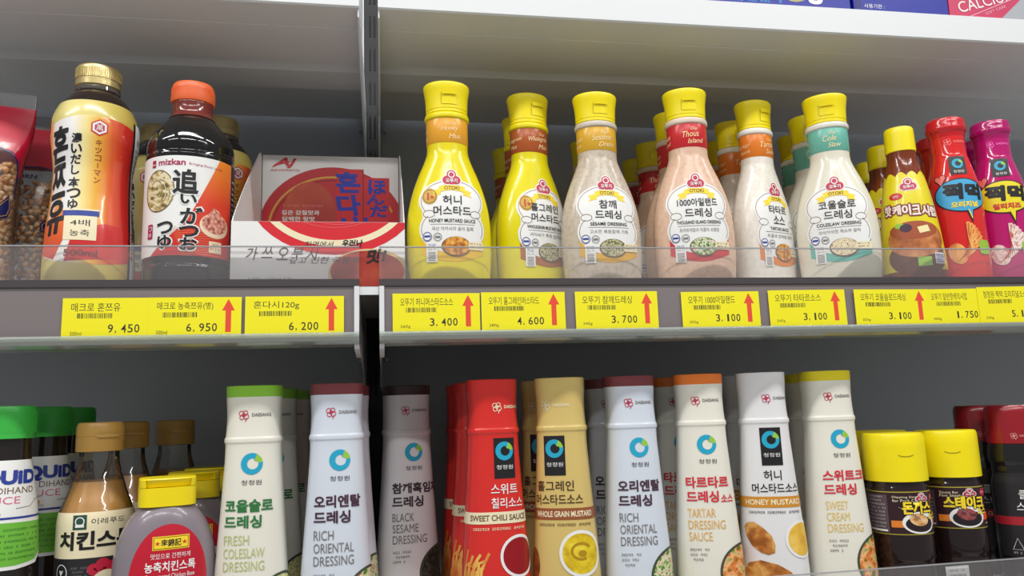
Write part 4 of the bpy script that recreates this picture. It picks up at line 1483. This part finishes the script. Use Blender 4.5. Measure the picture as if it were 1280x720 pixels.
def short(label, kr, kr2, en, food, turn):
    t = thing('sauce_jar', label, 'sauce bottle', 'short dark sauce bottles with yellow caps')
    bm_obj('body', DK_S.bm(), M('brown_black_sauce', (36, 22, 22), .1, coat=.5), t, angle=50)
    cs = Shape([(115, 28.4, 28.4), (115.4, 30.2, 30.2), (150, 30.2, 30.2), (160, 30, 30), (162.6, 29, 29), (163.2, 27.6, 27.6), (163.3, .4, .4)], 2, True)
    cap = bm_obj('cap', cs.bm(), CAPY, t)
    P = Print()
    P.line(ell_pts(0, 143, 8, 2.6, n=16, a0=200, a1=340), .7, M('cap_shadow_line'), 1)
    P.build('lid_mark', cap, cs, step=3)
    P = Print()
    BG = M('dark_plum_label', (52, 28, 34), .3)
    P.rect(-62, 46, 62, 106, BG, 0)
    for v in (47.2, 103.2):
        P.rect(-62, v, 62, v + 1.2, M('olive_gold_line', (170, 160, 50), .35), 1)
    P.rect(-62, 50, -22, 100, M('grey_plum_panel', (88, 70, 78), .4), 1)
    for k in range(9):
        P.small(-58, 97 - 5 * k, -25, 2.4, M('pale_grey_ink', (190, 186, 186), .4), 2, k)
    P.rect(-58, 51, -24, 53.5, WHITE, 2)
    u0 = 6
    P.text(en[0], u0 - 23, 97, 3.6, CREAM, 2, w=2.0 * len(en[0]), align='l')
    P.text(en[1], u0 - 23, 92.6, 3.6, CREAM, 2, w=2.0 * len(en[1]), align='l')
    trefoil(P, u0 + 6, 96, 6.2, 2)
    P.text(kr, u0 + 1, 83, 17, RIBBON, 7, w=10.4 * len(kr), bold=.045)
    P.text(kr, u0 + 1, 83, 17.4, BLACK, 5, w=10.4 * len(kr), bold=.095)
    P.text(kr2, u0 + 18, 72, 9, RIBBON, 7, w=12, bold=.04)
    P.ell(u0 + 2, 63, 18, 14.5, WHITE, 3)
    P.ell(u0 + 2, 61.5, 15, 10.5, M('dark_dip_picture', (40, 30, 36), .25), 4)
    P.ell(u0 + 1, 67, 10, 8, food, 5, -20)
    P.line([(u0 - 18, 84), (u0 + 2, 68)], 1.0, GREY, 6)
    P.rect(u0 + 20, 58, u0 + 34, 68, M('orange_red_flash', (232, 84, 40), .4), 3)
    P.rect(-20, 57, -4, 66, ORANGE, 2)
    P.ell(u0 + 26, 96, 8, 5.6, CRIMSON, 2)
    P.small(u0 + 20, 96, u0 + 32, 2.2, WHITE, 3, 4)
    P.text('415g', u0 + 27, 53, 3.6, CREAM, 3)
    P.build('label', t, DK_S, step=3.4, sv=.733, ov=29.3)
    return t


d1 = short('short dark cutlet sauce bottle with yellow cap, beside the tall sweet cream bottle', '돈까스', '소스', ('Dipping Sauce', 'for Pork Cutlet'),
           Mnoise('cutlet_picture', [(170, 110, 60), (220, 170, 110), (236, 200, 150)], 150), 0)
put(d1, 527, 40, LOW, 22)
d2 = short('short steak sauce bottle with yellow cap, beside the tall dark bottle', '스테이크', '소스', ('Sauce for', 'Fine Steaks'),
           Mnoise('steak_picture', [(110, 40, 50), (160, 80, 80), (90, 40, 40)], 150), 0)
put(d2, 601, 54, LOW, 10)
put(dup(d1, 'short yellow capped bottle directly behind the front cutlet sauce'), 557, 106, LOW, 10)

# ------------------------------------------------------------------ tall dark bottle with red cap
SB_S = Shape([(0, 26, 22), (3, 28.6, 24), (70, 29.4, 24.6), (105, 29, 24.4), (114, 26.6, 23.6), (122, 26.6, 23.6), (130, 28.6, 24.6), (140, 28, 24.4), (147, 26.4, 23.6)], 2.5)
t0 = thing('steak_sauce_bottle', 'tall dark bottle with red cap and red label stripe, first of its row', 'sauce bottle', 'tall dark bottles with red caps')
bm_obj('body', SB_S.bm(), M('near_black_sauce', (30, 27, 28), .12, coat=.5), t0, angle=50)
cs = Shape([(146, 26.2, 23.4), (147, 27.6, 24.6), (160, 27.2, 24.3), (164, 26.6, 23.8), (180, 26.6, 23.8), (185, 25.8, 23), (187.3, 24, 21.4), (187.4, .4, .4)], 2.4, True)
cap = bm_obj('cap', cs.bm(), M('deep_red_cap', (150, 22, 34), .25, coat=.4), t0)
P = Print()
squiggle(P, -4, 155, 3.6, M('pale_pink_mark', (226, 150, 150), .4), 1)
P.build('cap_mark', cap, cs, step=3)
P = Print()
P.rect(-30, 20, 60, 110, M('charcoal_label', (44, 42, 44), .3), 0, 6)
P.text('클래식', 8, 87, 10, WHITE, 2, w=30, bold=.01)
P.text('스테이크소스', 16, 74, 10, WHITE, 2, w=52, bold=.01)
P.rect(-40, 54, 60, 63, M('banner_red', (176, 36, 48), .4), 1)
P.text('CLASSIC STEAK SAUCE', 20, 58.5, 4.4, CREAM, 2, w=50)
tri = [(-18, 28), (-8, 28), (-13, 40)]
P.line(tri, 1.1, M('pale_grey_ink'), 2, True)
P.small(-18, 24.5, -8, 2.4, M('pale_grey_ink'), 2, 3)
P.ell(16, 30, 12, 12, Mnoise('grilled_meat_picture', [(80, 40, 24), (140, 84, 54), (180, 120, 84)], 160), 1)
P.build('label', t0, SB_S, step=3.4, sv=.96, ov=10.5)
put(t0, 683, 50, LOW, 8)
put(dup(t0, 'tall dark bottle with red cap standing behind the front red capped one'), 695, 112, LOW, 5)

# ------------------------------------------------------------------ boxes on the top shelf
BLUEB = Mgrad('blue_box_print', [(-120, (28, 40, 150)), (0, (36, 60, 186)), (120, (26, 40, 150))], 'U', .35)


def carton(name, label, hw, h, d, m, x, y, rz, draw, group=None):
    t = thing(name, label, 'box', group)
    bm = bmesh.new()
    box(bm, -hw, hw, 0, d, 0, h, .7)
    bm_obj('carton', bm, m, t, smooth=False)
    P = Print()
    draw(P)
    P.build('box_print', t, flat=fm, base=.12, lay=.08)
    t.location = (x * MM, y * MM, CAMZ + (TOP + .3) * MM)
    t.rotation_euler = (0, 0, radians(rz))
    return t


def b1(P):
    P.text('향', 61, 21, 26, WHITE, 2, w=22, bold=.06)
    P.ell(40, 15, 13, 6, M('khaki_leaf_ink', (170, 168, 110), .4), 1, 10)
    P.ell(45, 18, 8, 4, M('khaki_leaf_ink'), 1, 40)
    P.text('진한', 10, 24, 22, WHITE, 2, w=44, bold=.05)
    P.small(-80, 8, 20, 4, SKY, 1, 2)


def b2(P):
    P.text('사용기한 :', -34, 9.4, 5.2, WHITE, 2, w=25)
    P.rect(-57, .5, -50, 89, M('dark_blue_ink', (22, 30, 110), .4), 1)
    P.text('제조번호 :', -34, 20, 5.2, WHITE, 2, w=25)


MB = M('mid_blue_carton', (16, 32, 150), .35)
carton('medicine_box', 'blue box with large white letter and khaki leaf on the top shelf', 103, 90, 60, MB, 409, 8, 0, b1, 'blue boxes on the top shelf')
carton('medicine_box', 'blue box with small white expiry print, between the leaf box and pink box', 59, 90, 60, MB, 575, 8, 0, b2, 'blue boxes on the top shelf')
t = thing('medicine_box', 'pink slanted box with white lettering at the end of the top shelf', 'box')
PINKC = M('rose_pink_carton', (198, 52, 92), .35)
bm = bmesh.new()
fr = [(-52, 0), (10, 0), (78, 60), (78, 92), (-52, 92)]
va = [bm.verts.new((x * MM, 0, z * MM)) for x, z in fr]
vb = [bm.verts.new((x * MM, 34 * MM, z * MM)) for x, z in fr]
for k in range(5):
    bm.faces.new((va[k], va[(k + 1) % 5], vb[(k + 1) % 5], vb[k]))
bm.faces.new(va)
bm.faces.new(vb)
bm_obj('carton', bm, PINKC, t, smooth=False)
P = Print()
P.text('CALCIUM', -40, 14, 13, WHITE, 2, w=76, rot=16, align='l')
P.line([(-34, 1), (44, 34)], .9, M('pale_pink_line', (236, 170, 190), .4), 2)
P.text('SOFT CARE', -6, 8.5, 3.2, M('pale_pink_line'), 2, w=30, rot=22, align='l')
P.cl = None
P.build('box_print', t, flat=fm, base=.12, lay=.08)
t.location = (687 * MM, 8 * MM, CAMZ + (TOP + .3) * MM)

# ------------------------------------------------------------------ yellow price tags in the rail
TAGY = M('price_tag_yellow', (244, 234, 22), .5)
TINK = M('price_tag_ink', (62, 60, 34), .5)
TRED = M('price_tag_arrow', (232, 76, 52), .5)


def price_tag(x0, x1, z0, z1, item, price, size, label, arrow=True, rot=0.0, yy=-1.6, plain=True, iw=None):
    w, h = x1 - x0, z1 - z0
    me_bm = Print()
    P = me_bm
    for pts in (rrect(0, 0, w, h),):
        P.poly(pts, TAGY, 0)
    P.text(item, 7, h - 8.0, 7.6, TINK, 1, w=iw or min(w * .6, 5.6 * len(item)), align='l')
    P.barcode(12, h - 17.6, 40, h - 13.2, TINK, 1, seed=len(item) + int(price.replace(',', '')[:2]))
    pr = w * .74 if arrow else w * .86
    for k, ch in enumerate(reversed(price)):
        P.text(ch, pr - 2.3 - 5.3 * k - (1.2 if ch == ',' else 0), 9.4 if ch != ',' else 6.4, 7.2 if ch != ',' else 2.4, TINK, 1, w=(2.0 if ch == '1' else 4.2) if ch != ',' else 1.1, bold=.01)
    P.text(size, 7, 5.4, 3.2, TINK, 1, w=9, align='l')
    if arrow:
        a = w - 11
        P.poly([(a - 2.4, 5), (a + 2.4, 5), (a + 2.4, h - 12), (a + 5.4, h - 12), (a, h - 1.6), (a - 5.4, h - 12), (a - 2.4, h - 12)], TRED, 1)
    o = P.build('price_tag', None, flat=lambda u, v, l: (u, -l, v), base=.22, lay=.05)
    # paper thickness behind the print
    bm = bmesh.new()
    bm.from_mesh(o.data)
    box(bm, 0, w, -.2, 0.1, 0, h)
    bm.to_mesh(o.data)
    bm.free()
    o.data.polygons.foreach_set('use_smooth', [False] * len(o.data.polygons))
    o.location = (x0 * MM, yy * MM, CAMZ + z0 * MM)
    o.rotation_euler = (0, radians(-rot), 0)
    tag(o, label, 'price tag', 'yellow price tags on the shelf rail')


TZ = 71.5
for a in (
        (-268.6, -196, TZ, 107.5, '매크로 혼쯔유', '9,450', '500ml', 'yellow price tag reading 9,450, without an arrow, overlapped by its neighbour', False, 0, -1.2),
        (-199.6, -122.4, TZ, 107.5, '매크로 농축쯔유(병)', '6,950', '500ml', 'yellow price tag reading 6,950 with red arrow', True, 0, -1.7),
        (-119.4, -34.0, TZ, 107.8, '혼다시120g', '6,200', '', 'yellow price tag reading 6,200 under the white tray', True, 0, -1.4),
        (9.4, 89.6, TZ + 2, 109.6, '오뚜기 허니머스타드소스', '3,400', '265g', 'yellow price tag reading 3,400 below the honey mustard', True, 0, -1.4),
        (91.0, 171, TZ + 2, 110.2, '오뚜기 홀그레인머스타드', '4,600', '280g', 'yellow price tag reading 4,600', True, 0, -1.4),
        (181.0, 263, TZ + 2.4, 110.3, '오뚜기 참깨드레싱', '3,700', '245g', 'yellow price tag reading 3,700 below the sesame dressing', True, 0, -1.4),
        (287.5, 368.8, TZ + 2.4, 109.3, '오뚜기 1000아일랜드', '3,100', '250g', 'yellow price tag reading 3,100 below the pinkish dressing', True, 0.2, -1.4),
        (379, 462.5, TZ + 2.4, 110.3, '오뚜기 타타르소스', '3,100', '245g', 'yellow price tag reading 3,100 below the tartar sauce', True, 0.4, -1.4),
        (472, 556.5, TZ + 2.4, 110.6, '오뚜기 코울슬로드레싱', '3,100', '255g', 'yellow price tag reading 3,100 below the coleslaw dressing', True, -.2, -2.3),
        (553, 622, TZ + 2.2, 110.2, '오뚜기 일반핫케익시럽', '1,750', '300g', 'yellow price tag reading 1,750 below the pancake syrup', False, 0.6, -1.8),
        (614, 700, TZ + 2.4, 112.0, '청정원 찍먹 오리지널소스', '5,180', '250g', 'yellow price tag reading 5,180 at the right end', True, 0.8, -2.4)):
    price_tag(*a)

# pale ticket clipped behind the lower front guard
P = Print()
P.rect(0, 0, 26, 16, WHITE, 0, 1.5)
P.barcode(4, 3, 22, 8, GREY, 1, 3)
P.small(4, 11.5, 21, 2.4, GREY, 1, 4)
o = P.build('shelf_ticket', None, flat=lambda u, v, l: (u, -l, v), base=.2, lay=.06)
bm = bmesh.new()
bm.from_mesh(o.data)
box(bm, .2, 25.8, -.15, .15, .2, 15.8)
bm.to_mesh(o.data)
bm.free()
o.location = (548 * MM, 9 * MM, CAMZ + (LOW + 17) * MM)
tag(o, 'small white ticket behind the bottom front guard, under the steak sauce', 'ticket')
